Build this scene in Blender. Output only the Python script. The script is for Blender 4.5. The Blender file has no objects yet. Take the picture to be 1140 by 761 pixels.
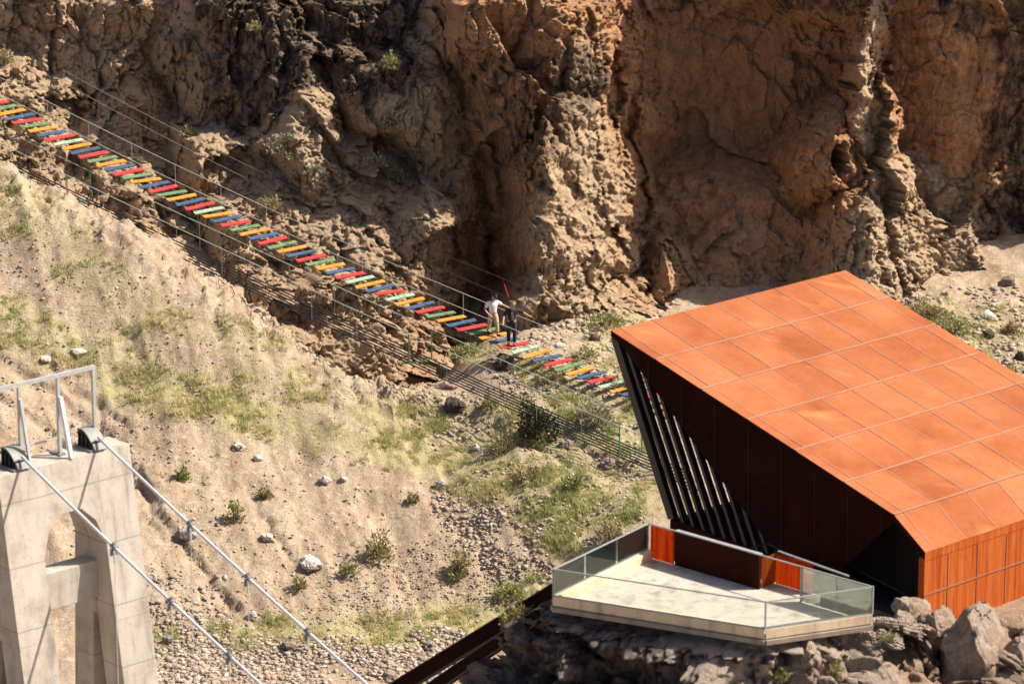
import bpy, bmesh, math, random
import numpy as np
from mathutils import Vector, Matrix

random.seed(7)
rng = np.random.default_rng(11)
sc = bpy.context.scene
COL = sc.collection
R = math.radians

# ------------------------------------------------------------------ camera model (design pixels 1140 x 761)
CAM = np.array([0.0, -129.7, 47.1]); PITCH = R(16); FPX = 4200.0
FW = np.array([0, math.cos(PITCH), -math.sin(PITCH)])
UP = np.array([0, math.sin(PITCH), math.cos(PITCH)])
RT = np.array([1.0, 0, 0])

def ray(px, py):
    return FW + (px - 570) / FPX * RT - (py - 380.5) / FPX * UP
def Py(px, py, y):
    r = ray(px, py); return CAM + r * (y - CAM[1]) / r[1]
def Pz(px, py, z):
    r = ray(px, py); return CAM + r * (z - CAM[2]) / r[2]
def Ppl(px, py, p0, n):
    r = ray(px, py); return CAM + r * (np.dot(p0 - CAM, n) / np.dot(r, n))
def project(P):
    d = P - CAM; k = d @ FW
    return 570 + FPX * (d @ RT) / k, 380.5 - FPX * (d @ UP) / k

cam_d = bpy.data.cameras.new('camera'); cam = bpy.data.objects.new('camera', cam_d); COL.objects.link(cam)
cam.location = CAM; cam.rotation_euler = (R(90) - PITCH, 0, 0)
cam_d.sensor_width = 36; cam_d.lens = 36 * FPX / 1140; cam_d.clip_start = 1; cam_d.clip_end = 2000
cam_d.dof.use_dof = True; cam_d.dof.focus_distance = 153; cam_d.dof.aperture_fstop = 0.9
sc.camera = cam

# ------------------------------------------------------------------ light
SUN_AZ, SUN_EL = R(5), R(49)          # azimuth from +X towards +Y
world = bpy.data.worlds.new('World'); sc.world = world; world.use_nodes = True
nt = world.node_tree; nt.nodes.clear()
sky = nt.nodes.new('ShaderNodeTexSky'); sky.sky_type = 'NISHITA'; sky.sun_disc = False
sky.sun_elevation = SUN_EL; sky.sun_rotation = R(90) - SUN_AZ
bg = nt.nodes.new('ShaderNodeBackground'); bg.inputs['Strength'].default_value = 0.088
sky.air_density = 0.75; sky.dust_density = 3.0
wo = nt.nodes.new('ShaderNodeOutputWorld')
nt.links.new(sky.outputs[0], bg.inputs[0]); nt.links.new(bg.outputs[0], wo.inputs[0])
sd = bpy.data.lights.new('sun', 'SUN'); sun = bpy.data.objects.new('sun', sd); COL.objects.link(sun)
sd.energy = 4.9; sd.angle = R(0.53); sd.color = (1.0, 0.92, 0.80)
sdir = Vector((math.cos(SUN_EL) * math.cos(SUN_AZ), math.cos(SUN_EL) * math.sin(SUN_AZ), math.sin(SUN_EL)))
sun.rotation_euler = sdir.to_track_quat('Z', 'Y').to_euler(); sun.location = (40, 20, 60)
vs = sc.view_settings; vs.view_transform = 'Standard'; vs.look = 'None'; vs.gamma = 1; vs.exposure = 0.75
vs.use_curve_mapping = False
sc.cycles.use_denoising = True
sc.cycles.max_bounces = 6; sc.cycles.transparent_max_bounces = 12

# ------------------------------------------------------------------ noise (numpy)
def _hash(ix, iy, iz, k=0):
    h = (ix.astype(np.int64) * 374761393 + iy.astype(np.int64) * 668265263 + iz.astype(np.int64) * 2147483647 + k * 974634777) & 0xffffffff
    h = ((h ^ (h >> 13)) * 1274126177) & 0xffffffff
    h = ((h ^ (h >> 16)) * 2246822519) & 0xffffffff
    return ((h ^ (h >> 15)) & 0xffffff) / float(0x1000000)
def vnoise(P, k=0):
    i = np.floor(P).astype(np.int64); f = P - i; u = f * f * f * (f * (f * 6 - 15) + 10)
    r = 0
    for dx in (0, 1):
        for dy in (0, 1):
            for dz in (0, 1):
                w = (u[:, 0] if dx else 1 - u[:, 0]) * (u[:, 1] if dy else 1 - u[:, 1]) * (u[:, 2] if dz else 1 - u[:, 2])
                r = r + w * _hash(i[:, 0] + dx, i[:, 1] + dy, i[:, 2] + dz, k)
    return r * 2 - 1
def fbm(P, scale, oct=4, k=0, gain=0.5):
    r = np.zeros(len(P)); a = 1.0; Q = P / scale
    for o in range(oct):
        r += a * vnoise(Q, k + o * 7); a *= gain; Q = Q * 2.03 + 17.3
    return r
def ridged(P, scale, oct=4, k=0, gain=0.5):
    r = np.zeros(len(P)); a = 1.0; Q = P / scale
    for o in range(oct):
        r += a * (1 - 2 * np.abs(vnoise(Q, k + o * 7))); a *= gain; Q = Q * 2.07 + 11.1
    return r
def facet(P, scale, k=0, tilt=0.6):
    """blocky fracture: each worley cell gets its own offset and its own tilted plane; also distance to the cell edge"""
    Q = P / scale; i = np.floor(Q).astype(np.int64)
    best = np.full(len(P), 9e9); sec = np.full(len(P), 9e9); val = np.zeros(len(P))
    for dx in (-1, 0, 1):
        for dy in (-1, 0, 1):
            for dz in (-1, 0, 1):
                c = i + np.array([dx, dy, dz])
                ox, oy, oz = (_hash(c[:, 0], c[:, 1], c[:, 2], k + q) for q in (1, 2, 3))
                d = Q - c - np.stack([ox, oy, oz], 1); dd = (d * d).sum(1)
                tx, ty, tz, h = (_hash(c[:, 0], c[:, 1], c[:, 2], k + q) * 2 - 1 for q in (4, 5, 6, 7))
                v = h * 0.5 + tilt * (d[:, 0] * tx + d[:, 1] * ty + d[:, 2] * tz)
                m = dd < best
                sec = np.where(m, best, np.minimum(sec, dd)); val = np.where(m, v, val); best = np.where(m, dd, best)
    return val * scale, np.sqrt(sec) - np.sqrt(best)

# ------------------------------------------------------------------ mesh helpers
def tag(o, label=None, cat=None, group=None, kind=None):
    if label: o['label'] = label
    if cat: o['category'] = cat
    if group: o['group'] = group
    if kind: o['kind'] = kind
    return o
def empty(name, loc=(0, 0, 0), label=None, cat=None, group=None, rz=0):
    o = bpy.data.objects.new(name, None); COL.objects.link(o); o.location = tuple(loc); o.rotation_euler = (0, 0, rz)
    o.empty_display_size = 0.2
    return tag(o, label, cat, group)
def link(name, me, mat=None, parent=None, smooth=False):
    o = bpy.data.objects.new(name, me); COL.objects.link(o)
    if mat:
        me.materials.append(mat)
    if smooth:
        me.polygons.foreach_set('use_smooth', [True] * len(me.polygons))
    if parent:
        o.parent = parent
        o.matrix_parent_inverse = Matrix.Identity(4)
        loc = parent.location
        # meshes are written in world space: bring them into the parent's frame (parents are never scaled)
        me.transform(Matrix.Rotation(-parent.rotation_euler.z, 4, 'Z') @ Matrix.Translation(-loc))
    return o
def mesh_np(name, V, F, mat=None, parent=None, smooth=False):
    me = bpy.data.meshes.new(name)
    V = np.asarray(V, float); F = np.asarray(F, np.int32)
    n = F.shape[1]
    me.vertices.add(len(V)); me.vertices.foreach_set('co', V.astype(np.float32).ravel())
    me.loops.add(F.size); me.loops.foreach_set('vertex_index', F.ravel())
    me.polygons.add(len(F)); me.polygons.foreach_set('loop_start', np.arange(0, F.size, n, dtype=np.int32))
    me.polygons.foreach_set('loop_total', np.full(len(F), n, np.int32))
    me.update(calc_edges=True); me.validate()
    return link(name, me, mat, parent, smooth)
def grid_faces(nu, nv):
    a = np.arange(nu * nv).reshape(nv, nu)
    return np.stack([a[:-1, :-1], a[:-1, 1:], a[1:, 1:], a[1:, :-1]], -1).reshape(-1, 4)
def fattr(o, name, vals):
    a = o.data.attributes.new(name, 'FLOAT', 'POINT'); a.data.foreach_set('value', np.asarray(vals, np.float32))

class MB:
    """collects solid shapes, builds them as one mesh object"""
    def __init__(s): s.V = []; s.F = []
    def add(s, V, F):
        n = len(s.V); s.V += [tuple(map(float, v)) for v in V]; s.F += [tuple(i + n for i in f) for f in F]; return s
    def hexa(s, b, t):        # bottom 4 points, top 4 points
        return s.add(list(b) + list(t), [(3, 2, 1, 0), (4, 5, 6, 7), (0, 1, 5, 4), (1, 2, 6, 5), (2, 3, 7, 6), (3, 0, 4, 7)])
    def prism(s, poly, d):    # polygon of 3d points extruded by vector d
        n = len(poly); poly = [np.asarray(p, float) for p in poly]; d = np.asarray(d, float)
        return s.add(poly + [p + d for p in poly], [tuple(range(n))[::-1], tuple(range(n, 2 * n))] + [(i, (i + 1) % n, n + (i + 1) % n, n + i) for i in range(n)])
    def bar(s, a, b, w, h, side=None):   # box beam between two points
        a = np.asarray(a, float); b = np.asarray(b, float); t = b - a; t /= np.linalg.norm(t)
        ref = np.array([0, 0, 1.0]) if side is None else np.asarray(side, float)
        x = np.cross(t, ref)
        if np.linalg.norm(x) < 1e-4: x = np.cross(t, np.array([1.0, 0, 0]))
        x /= np.linalg.norm(x); y = np.cross(x, t)
        q = [x * sx * w / 2 + y * sy * h / 2 for sx, sy in ((-1, -1), (1, -1), (1, 1), (-1, 1))]
        return s.hexa([a + v for v in q], [b + v for v in q])
    def tube(s, pts, r, n=8):
        pts = [np.asarray(p, float) for p in pts]; V = []; F = []
        rr = r if hasattr(r, '__len__') else [r] * len(pts)
        for i, p in enumerate(pts):
            t = pts[min(i + 1, len(pts) - 1)] - pts[max(i - 1, 0)]; t = t / np.linalg.norm(t)
            x = np.cross(t, (0, 0, 1.0))
            if np.linalg.norm(x) < 1e-3: x = np.cross(t, (1.0, 0, 0))
            x /= np.linalg.norm(x); y = np.cross(t, x)
            V += [p + rr[i] * (math.cos(2 * math.pi * k / n) * x + math.sin(2 * math.pi * k / n) * y) for k in range(n)]
        for i in range(len(pts) - 1):
            for k in range(n):
                F.append((i * n + k, i * n + (k + 1) % n, (i + 1) * n + (k + 1) % n, (i + 1) * n + k))
        F.append(tuple(range(n))[::-1]); F.append(tuple(range((len(pts) - 1) * n, len(pts) * n)))
        return s.add(V, F)
    def build(s, name, mat, parent=None, smooth=False, bevel=0, label=None):
        me = bpy.data.meshes.new(name); me.from_pydata(s.V, [], s.F)
        bm = bmesh.new(); bm.from_mesh(me); bmesh.ops.recalc_face_normals(bm, faces=bm.faces)
        if bevel: bmesh.ops.bevel(bm, geom=bm.edges[:], offset=bevel, segments=1, affect='EDGES')
        bm.to_mesh(me); bm.free(); me.update()
        o = link(name, me, mat, parent, smooth)
        if label: o['label'] = label
        return o

# ------------------------------------------------------------------ materials
def newmat(name):
    m = bpy.data.materials.new(name); m.use_nodes = True
    n = m.node_tree; n.nodes.clear()
    out = n.nodes.new('ShaderNodeOutputMaterial'); b = n.nodes.new('ShaderNodeBsdfPrincipled')
    n.links.new(b.outputs[0], out.inputs[0])
    return m, n, b, out
def N(n, typ, ins=None, **kw):
    x = n.nodes.new(typ)
    for k, v in kw.items(): setattr(x, k, v)
    for k, v in (ins or {}).items():
        if isinstance(v, bpy.types.NodeSocket): n.links.new(v, x.inputs[k])
        else: x.inputs[k].default_value = v
    return x
def ramp(n, fac, stops):
    r = n.nodes.new('ShaderNodeValToRGB'); e = r.color_ramp.elements
    while len(e) < len(stops): e.new(0.5)
    for el, (p, c) in zip(e, stops):
        el.position = p; el.color = (*c, 1) if len(c) == 3 else c
    n.links.new(fac, r.inputs[0]); return r.outputs[0]
def mixc(n, fac, a, b, mode='MIX'):
    x = n.nodes.new('ShaderNodeMix'); x.data_type = 'RGBA'; x.blend_type = mode
    for s, v in ((x.inputs[0], fac), (x.inputs[6], a), (x.inputs[7], b)):
        if isinstance(v, bpy.types.NodeSocket): n.links.new(v, s)
        else: s.default_value = (*v, 1) if isinstance(v, tuple) and len(v) == 3 else v
    return x.outputs[2]
def pos(n): return n.nodes.new('ShaderNodeNewGeometry').outputs['Position']
def objco(n): return n.nodes.new('ShaderNodeTexCoord').outputs['Object']
def mapv(n, v, scale=(1, 1, 1), rot=(0, 0, 0)):
    return N(n, 'ShaderNodeMapping', {'Vector': v, 'Scale': scale, 'Rotation': rot}).outputs[0]
def noise(n, v, s, d=5, r=0.6):
    return N(n, 'ShaderNodeTexNoise', {'Vector': v, 'Scale': s, 'Detail': d, 'Roughness': r}).outputs['Fac']
def bump(n, b, h, strength, dist):
    x = N(n, 'ShaderNodeBump', {'Height': h, 'Strength': strength, 'Distance': dist}); n.links.new(x.outputs[0], b.inputs['Normal'])
def math_(n, op, a, b=0.0, clamp=False):
    x = n.nodes.new('ShaderNodeMath'); x.operation = op; x.use_clamp = clamp
    for s, v in zip(x.inputs, (a, b)):
        if isinstance(v, bpy.types.NodeSocket): n.links.new(v, s)
        else: s.default_value = v
    return x.outputs[0]
def attr(n, name): return N(n, 'ShaderNodeAttribute', attribute_name=name).outputs['Fac']

def rock_mat(name, tan, brown, dark, attrs=True, bscale=1.0):
    m, n, b, _ = newmat(name)
    p = pos(n) if attrs else objco(n)
    big = noise(n, p, 0.35 * bscale, 6, 0.62); mid = noise(n, mapv(n, p, (1, 1, 0.55)), 2.3 * bscale, 9, 0.7); fine = noise(n, p, 13.0 * bscale, 6, 0.75)
    c = ramp(n, mid, [(0.30, tuple(v * 0.62 for v in tan)), (0.5, tan), (0.72, tuple(min(1, v * 1.32) for v in tan))])
    if attrs:
        o = math_(n, 'ADD', attr(n, 'rust'), math_(n, 'MULTIPLY', math_(n, 'SUBTRACT', big, 0.5), 1.5), True)
        streak = noise(n, mapv(n, p, (1.0, 1.0, 0.5), (0, R(25), 0)), 2.2, 7, 0.7)
        bc = ramp(n, streak, [(0.28, tuple(v * 0.5 for v in brown)), (0.5, brown), (0.75, tuple(v * 1.4 for v in brown))])
        c = mixc(n, o, c, bc)
        vf = math_(n, 'ADD', attr(n, 'varnish_shade'), math_(n, 'MULTIPLY', math_(n, 'SUBTRACT', mid, 0.52), 3.6), True)
        vf = math_(n, 'MULTIPLY', vf, math_(n, 'MULTIPLY', attr(n, 'varnish_shade'), 1.5, True), True)
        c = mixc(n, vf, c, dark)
    else:
        c = mixc(n, ramp(n, big, [(0.42, (0, 0, 0)), (0.62, (1, 1, 1))]), c, brown)
        c = mixc(n, ramp(n, noise(n, p, 3.1 * bscale, 6, 0.7), [(0.56, (0, 0, 0)), (0.66, (0.8, 0.8, 0.8))]), c, dark)
    c = mixc(n, 0.55, c, ramp(n, fine, [(0.25, (0.45, 0.43, 0.42)), (0.5, (1, 1, 1)), (0.8, (1.3, 1.27, 1.2))]), 'MULTIPLY')
    n.links.new(c, b.inputs['Base Color']); b.inputs['Roughness'].default_value = 0.95; b.inputs['Specular IOR Level'].default_value = 0.1
    vor = N(n, 'ShaderNodeTexVoronoi', {'Vector': p, 'Scale': 5.0 * bscale}, feature='DISTANCE_TO_EDGE').outputs[0]
    h = math_(n, 'ADD', math_(n, 'MULTIPLY', mid, 1.2), math_(n, 'ADD', math_(n, 'MULTIPLY', fine, 0.5), math_(n, 'MULTIPLY', vor, 0.12)))
    bump(n, b, h, 1.0, 0.30 / bscale)
    return m

M = {}
M['cliff'] = rock_mat('cliff_rock', (0.60, 0.435, 0.28), (0.56, 0.30, 0.155), (0.085, 0.062, 0.05))
M['outcrop'] = rock_mat('outcrop_rock', (0.52, 0.42, 0.33), (0.43, 0.265, 0.17), (0.09, 0.075, 0.065))
M['pale_stone'] = rock_mat('pale_stone', (0.76, 0.70, 0.63), (0.68, 0.60, 0.52), (0.48, 0.42, 0.36), False, 2.5)
M['grey_stone'] = rock_mat('grey_stone', (0.38, 0.32, 0.27), (0.32, 0.25, 0.2), (0.14, 0.115, 0.1), False, 2.5)
M['dark_stone'] = rock_mat('dark_stone', (0.13, 0.105, 0.09), (0.11, 0.08, 0.065), (0.05, 0.045, 0.04), False, 2.5)
M['pink_stone'] = rock_mat('pink_stone', (0.55, 0.36, 0.30), (0.5, 0.3, 0.25), (0.34, 0.22, 0.18), False, 2.5)
M['red_rock'] = rock_mat('red_rock', (0.44, 0.27, 0.16), (0.40, 0.18, 0.08), (0.16, 0.10, 0.07), False, 3.2)

# hillside soil
m, n, b, _ = newmat('hillside_soil'); p = pos(n)
run = mapv(n, p, (1.0, 0.28, 0.28), (0, 0, R(-16)))     # drawn out along the fall line
s1 = noise(n, run, 1.1, 8, 0.66); s2 = noise(n, p, 3.2, 8, 0.72); s3 = noise(n, p, 16, 5, 0.7)
c = ramp(n, s1, [(0.30, (0.30, 0.208, 0.138)), (0.48, (0.42, 0.312, 0.215)), (0.70, (0.52, 0.41, 0.295))])
c = mixc(n, ramp(n, s2, [(0.55, (0, 0, 0)), (0.66, (0.8, 0.8, 0.8))]), c, (0.60, 0.53, 0.45))
c = mixc(n, ramp(n, s2, [(0.30, (0.7, 0.7, 0.7)), (0.44, (0, 0, 0))]), c, (0.27, 0.19, 0.135))
gf = math_(n, 'MULTIPLY', attr(n, 'green'), ramp(n, noise(n, p, 2.6, 7, 0.75), [(0.34, (0, 0, 0)), (0.54, (1, 1, 1))]), True)
gc = mixc(n, noise(n, p, 0.9, 4, 0.6), (0.47, 0.40, 0.19), (0.34, 0.35, 0.14))
c = mixc(n, math_(n, 'MULTIPLY', gf, 0.78), c, gc)
c = mixc(n, 0.6, c, ramp(n, s3, [(0.25, (0.5, 0.48, 0.46)), (0.5, (1, 1, 1)), (0.8, (1.3, 1.28, 1.22))]), 'MULTIPLY')
n.links.new(c, b.inputs['Base Color']); b.inputs['Roughness'].default_value = 1; b.inputs['Specular IOR Level'].default_value = 0.05
bump(n, b, math_(n, 'ADD', math_(n, 'MULTIPLY', s2, 1.0), math_(n, 'ADD', math_(n, 'MULTIPLY', s3, 0.35), math_(n, 'MULTIPLY', s1, 0.8))), 0.9, 0.16)
M['soil'] = m

# scree stones: every stone its own tone
m, n, b, _ = newmat('scree_stone')
rnd = N(n, 'ShaderNodeAttribute', attribute_name='tone').outputs['Fac']
c = ramp(n, rnd, [(0.0, (0.20, 0.15, 0.115)), (0.45, (0.37, 0.29, 0.225)), (0.8, (0.48, 0.41, 0.34)), (1.0, (0.62, 0.56, 0.49))])
c = mixc(n, 0.5, c, ramp(n, noise(n, pos(n), 14, 5, 0.7), [(0.3, (0.6, 0.58, 0.56)), (0.7, (1.15, 1.13, 1.1))]), 'MULTIPLY')
n.links.new(c, b.inputs['Base Color']); b.inputs['Roughness'].default_value = 0.95; b.inputs['Specular IOR Level'].default_value = 0.1
M['scree'] = m

def leaf_mat(name, a, c2):
    m, n, b, out = newmat(name)
    c = mixc(n, N(n, 'ShaderNodeAttribute', attribute_name='tone').outputs['Fac'], a, c2)
    n.links.new(c, b.inputs['Base Color']); b.inputs['Roughness'].default_value = 0.8; b.inputs['Specular IOR Level'].default_value = 0.15
    t = N(n, 'ShaderNodeBsdfTranslucent', {'Color': c}); mx = N(n, 'ShaderNodeMixShader', {0: 0.25, 1: b.outputs[0], 2: t.outputs[0]})
    n.links.new(mx.outputs[0], out.inputs[0]); return m
M['grass'] = leaf_mat('grass_blade', (0.62, 0.53, 0.27), (0.40, 0.43, 0.17))
M['leaf_dark'] = leaf_mat('leaf_dark', (0.035, 0.04, 0.02), (0.09, 0.095, 0.045))
M['leaf_grey'] = leaf_mat('leaf_grey', (0.24, 0.225, 0.135), (0.36, 0.34, 0.22))
M['leaf_green'] = leaf_mat('leaf_green', (0.22, 0.24, 0.08), (0.36, 0.36, 0.14))
M['leaf_olive'] = leaf_mat('leaf_olive', (0.27, 0.235, 0.105), (0.42, 0.36, 0.18))
M['leaf_straw'] = leaf_mat('leaf_straw', (0.38, 0.30, 0.09), (0.24, 0.24, 0.07))

def paint(name, col, rough=0.6, var=0.25, s=6.0, metal=0.0):
    m, n, b, _ = newmat(name); p = pos(n)
    k = noise(n, p, s, 6, 0.65)
    c = ramp(n, k, [(0.3, tuple(v * (1 - var) for v in col)), (0.5, col), (0.75, tuple(min(1, v * (1 + var)) for v in col))])
    n.links.new(c, b.inputs['Base Color']); b.inputs['Roughness'].default_value = rough; b.inputs['Metallic'].default_value = metal
    bump(n, b, noise(n, p, s * 5, 4, 0.6), 0.2, 0.01)
    return m
for nm, c in dict(red=(0.56, 0.03, 0.032), green=(0.12, 0.20, 0.075), pale_green=(0.30, 0.40, 0.27), orange=(0.60, 0.23, 0.022), blue=(0.04, 0.075, 0.15)).items():
    M['plank_' + nm] = paint('plank_paint_' + nm, c, 0.75, 0.5, 7)
M['galv'] = paint('galvanised_steel', (0.46, 0.47, 0.46), 0.5, 0.2, 4, 0.25)
M['rail_steel'] = paint('rail_steel', (0.33, 0.325, 0.31), 0.55, 0.15, 5, 0.2)
M['saddle'] = paint('saddle_steel', (0.23, 0.235, 0.22), 0.65, 0.25, 5, 0.1)
M['white_steel'] = paint('white_painted_steel', (0.78, 0.77, 0.74), 0.45, 0.06, 4)
M['cable'] = paint('cable_sheath', (0.60, 0.60, 0.60), 0.42, 0.08, 6, 0.2)
M['clamp'] = paint('clamp_steel', (0.24, 0.24, 0.25), 0.5, 0.25, 14, 0.4)
M['black_cable'] = paint('black_cable', (0.012, 0.012, 0.013), 0.6, 0.2)
M['rope'] = paint('pale_rope', (0.42, 0.40, 0.33), 0.8, 0.2, 3)
M['wire'] = paint('thin_wire', (0.26, 0.24, 0.22), 0.6, 0.2, 3)
M['teal_rope'] = paint('pale_green_rope', (0.36, 0.42, 0.36), 0.8, 0.25, 1.2)
M['green_steel'] = paint('green_steel', (0.02, 0.15, 0.07), 0.5, 0.2)
M['dark_steel'] = paint('dark_steel', (0.017, 0.015, 0.016), 0.55, 0.3)
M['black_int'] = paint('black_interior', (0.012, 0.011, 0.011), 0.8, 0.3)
M['red_strap'] = paint('red_strap', (0.55, 0.03, 0.03), 0.7, 0.1)
M['bark'] = paint('bark', (0.16, 0.115, 0.08), 0.9, 0.3, 12)

# weathered concrete
def concrete(name, col, board=True):
    m, n, b, _ = newmat(name); p = pos(n)
    st = noise(n, mapv(n, p, (1, 1, 0.12)), 2.2, 7, 0.65); bl = noise(n, p, 1.1, 8, 0.65); fn = noise(n, p, 22, 4, 0.6)
    c = ramp(n, st, [(0.3, tuple(v * 0.56 for v in col)), (0.47, col), (0.72, tuple(min(1, v * 1.2) for v in col))])
    c = mixc(n, 0.6 if board else 0.28, c, ramp(n, bl, [(0.34, (0.60, 0.53, 0.46)), (0.5, (0.95, 0.93, 0.9)), (0.75, (1.1, 1.09, 1.06))]), 'MULTIPLY')
    h = math_(n, 'ADD', math_(n, 'MULTIPLY', fn, 0.4), bl)
    if board:
        sep = N(n, 'ShaderNodeSeparateXYZ', {0: p})
        fr = math_(n, 'FRACT', math_(n, 'ADD', math_(n, 'MULTIPLY', sep.outputs[2], 0.52), math_(n, 'MULTIPLY', bl, 0.03)))
        ln = math_(n, 'LESS_THAN', fr, 0.022)
        c = mixc(n, math_(n, 'MULTIPLY', ln, 0.45), c, (0.17, 0.145, 0.12))
        h = math_(n, 'SUBTRACT', h, math_(n, 'MULTIPLY', ln, 0.6))
    pit = N(n, 'ShaderNodeTexVoronoi', {'Vector': p, 'Scale': 3.4}).outputs['Distance']
    c = mixc(n, ramp(n, pit, [(0.05, (0.7, 0.7, 0.7)), (0.11, (0, 0, 0))]), c, tuple(v * .42 for v in col))
    sp = noise(n, p, 6, 8, 0.75); c = mixc(n, ramp(n, sp, [(0.56, (0, 0, 0)), (0.70, (0.45, 0.45, 0.45) if board else (0.2, 0.18, 0.15))]), c, tuple(v * .55 for v in col))
    n.links.new(c, b.inputs['Base Color']); b.inputs['Roughness'].default_value = 0.9; b.inputs['Specular IOR Level'].default_value = 0.2
    bump(n, b, h, 0.5, 0.03)
    return m
M['concrete'] = concrete('pylon_concrete', (0.46, 0.41, 0.35))
M['slab'] = concrete('terrace_concrete', (0.43, 0.395, 0.335), False)
M['kerb'] = concrete('kerb_concrete', (0.66, 0.52, 0.35), False)

M['footing'] = concrete('footing_concrete', (0.30, 0.25, 0.19), False)
# weathering steel
def corten(name, base, light, dark, streaky=False, trans=0.0, dirt=False):
    m, n, b, out = newmat(name); p = pos(n)
    v = mapv(n, p, (5.5, 5.5, 0.25)) if streaky else p
    k = noise(n, v, 1.3 if streaky else 0.42, 7, 0.62); f2 = noise(n, p, 7, 6, 0.7)
    c = ramp(n, k, [(0.30, dark), (0.48, base), (0.70, light)])
    c = mixc(n, 0.35, c, ramp(n, f2, [(0.3, (0.72, 0.66, 0.6)), (0.55, (1, 1, 1)), (0.8, (1.12, 1.12, 1.1))]), 'MULTIPLY')
    if dirt:   # dry pale water stains with a shape of their own
        st = noise(n, mapv(n, p, (0.35, 1.1, 1)), 0.55, 5, 0.55)
        c = mixc(n, ramp(n, st, [(0.60, (0, 0, 0)), (0.74, (0.5, 0.5, 0.5))]), c, (0.72, 0.33, 0.12))
        ty = N(n, 'ShaderNodeAttribute', attribute_name='tone').outputs['Fac']
        c = mixc(n, 1.0, c, ramp(n, ty, [(0, (0.86, 0.82, 0.80)), (1, (1.07, 1.10, 1.12))]), 'MULTIPLY')
    n.links.new(c, b.inputs['Base Color']); b.inputs['Roughness'].default_value = 0.9; b.inputs['Specular IOR Level'].default_value = 0.06
    bump(n, b, f2, 0.25, 0.01)
    if trans:
        t = N(n, 'ShaderNodeBsdfTranslucent', {'Color': c}); mx = N(n, 'ShaderNodeMixShader', {0: trans, 1: b.outputs[0], 2: t.outputs[0]})
        n.links.new(mx.outputs[0], out.inputs[0])
    return m
M['roof'] = corten('roof_corten', (0.36, 0.117, 0.047), (0.41, 0.155, 0.069), (0.285, 0.080, 0.029), dirt=True)
M['wall_rust'] = corten('wall_corten', (0.42, 0.094, 0.019), (0.52, 0.145, 0.038), (0.24, 0.042, 0.011), True)
M['hull'] = corten('hull_corten_shaded', (0.026, 0.0055, 0.003), (0.042, 0.0085, 0.0036), (0.017, 0.0045, 0.003))  # same rust as the roof, with the flank's shade put into the colour
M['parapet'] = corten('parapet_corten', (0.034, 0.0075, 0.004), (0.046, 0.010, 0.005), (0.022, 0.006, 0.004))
M['amber'] = corten('amber_panel', (0.52, 0.125, 0.022), (0.62, 0.20, 0.05), (0.34, 0.055, 0.012), True, 0.8)
M['girder'] = corten('girder_corten', (0.018, 0.007, 0.005), (0.026, 0.009, 0.006), (0.012, 0.005, 0.004), True)
M['hull_joint'] = paint('cladding_joint', (0.012, 0.004, 0.003), 0.7, 0.2, 2)
M['seam_light'] = paint('roof_batten', (0.36, 0.19, 0.11), 0.8, 0.2, 2)
M['seam_dark'] = paint('roof_joint', (0.29, 0.125, 0.07), 0.8, 0.2, 2)

def glass(name, tint, gl=0.05):
    m, n, b, out = newmat(name); n.nodes.remove(b)
    t = N(n, 'ShaderNodeBsdfTransparent', {'Color': (*tint, 1)}); g = N(n, 'ShaderNodeBsdfGlossy', {'Color': (0.9, 1, 0.96, 1), 'Roughness': 0.03})
    d = N(n, 'ShaderNodeBsdfDiffuse', {'Color': (0.62, 0.72, 0.66, 1)})
    fr = N(n, 'ShaderNodeFresnel', {'IOR': 1.5})
    a = N(n, 'ShaderNodeMixShader', {0: fr.outputs[0], 1: t.outputs[0], 2: g.outputs[0]})
    c = N(n, 'ShaderNodeMixShader', {0: gl, 1: a.outputs[0], 2: d.outputs[0]})   # dust on the pane
    n.links.new(c.outputs[0], out.inputs[0]); return m
M['glass'] = glass('railing_glass', (0.965, 0.985, 0.972), 0.01)

def cloth(name, col): return paint(name, col, 0.9, 0.12, 20)
M['skin'] = paint('skin', (0.46, 0.25, 0.16), 0.6, 0.06, 10)
M['white_cloth'] = cloth('white_cotton', (0.78, 0.78, 0.80)); M['khaki'] = cloth('khaki_cotton', (0.50, 0.40, 0.25))
M['navy'] = cloth('navy_cloth', (0.018, 0.02, 0.032)); M['black_cloth'] = cloth('black_cloth', (0.02, 0.018, 0.018))
M['tan_cloth'] = cloth('tan_cloth', (0.33, 0.26, 0.18)); M['shoe'] = cloth('dark_shoe', (0.03, 0.02, 0.02)); M['hair'] = cloth('dark_hair', (0.02, 0.014, 0.01))
M['red_cloth'] = cloth('red_trim', (0.5, 0.03, 0.03)); M['grey_cloth'] = cloth('grey_webbing', (0.30, 0.28, 0.24))
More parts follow.
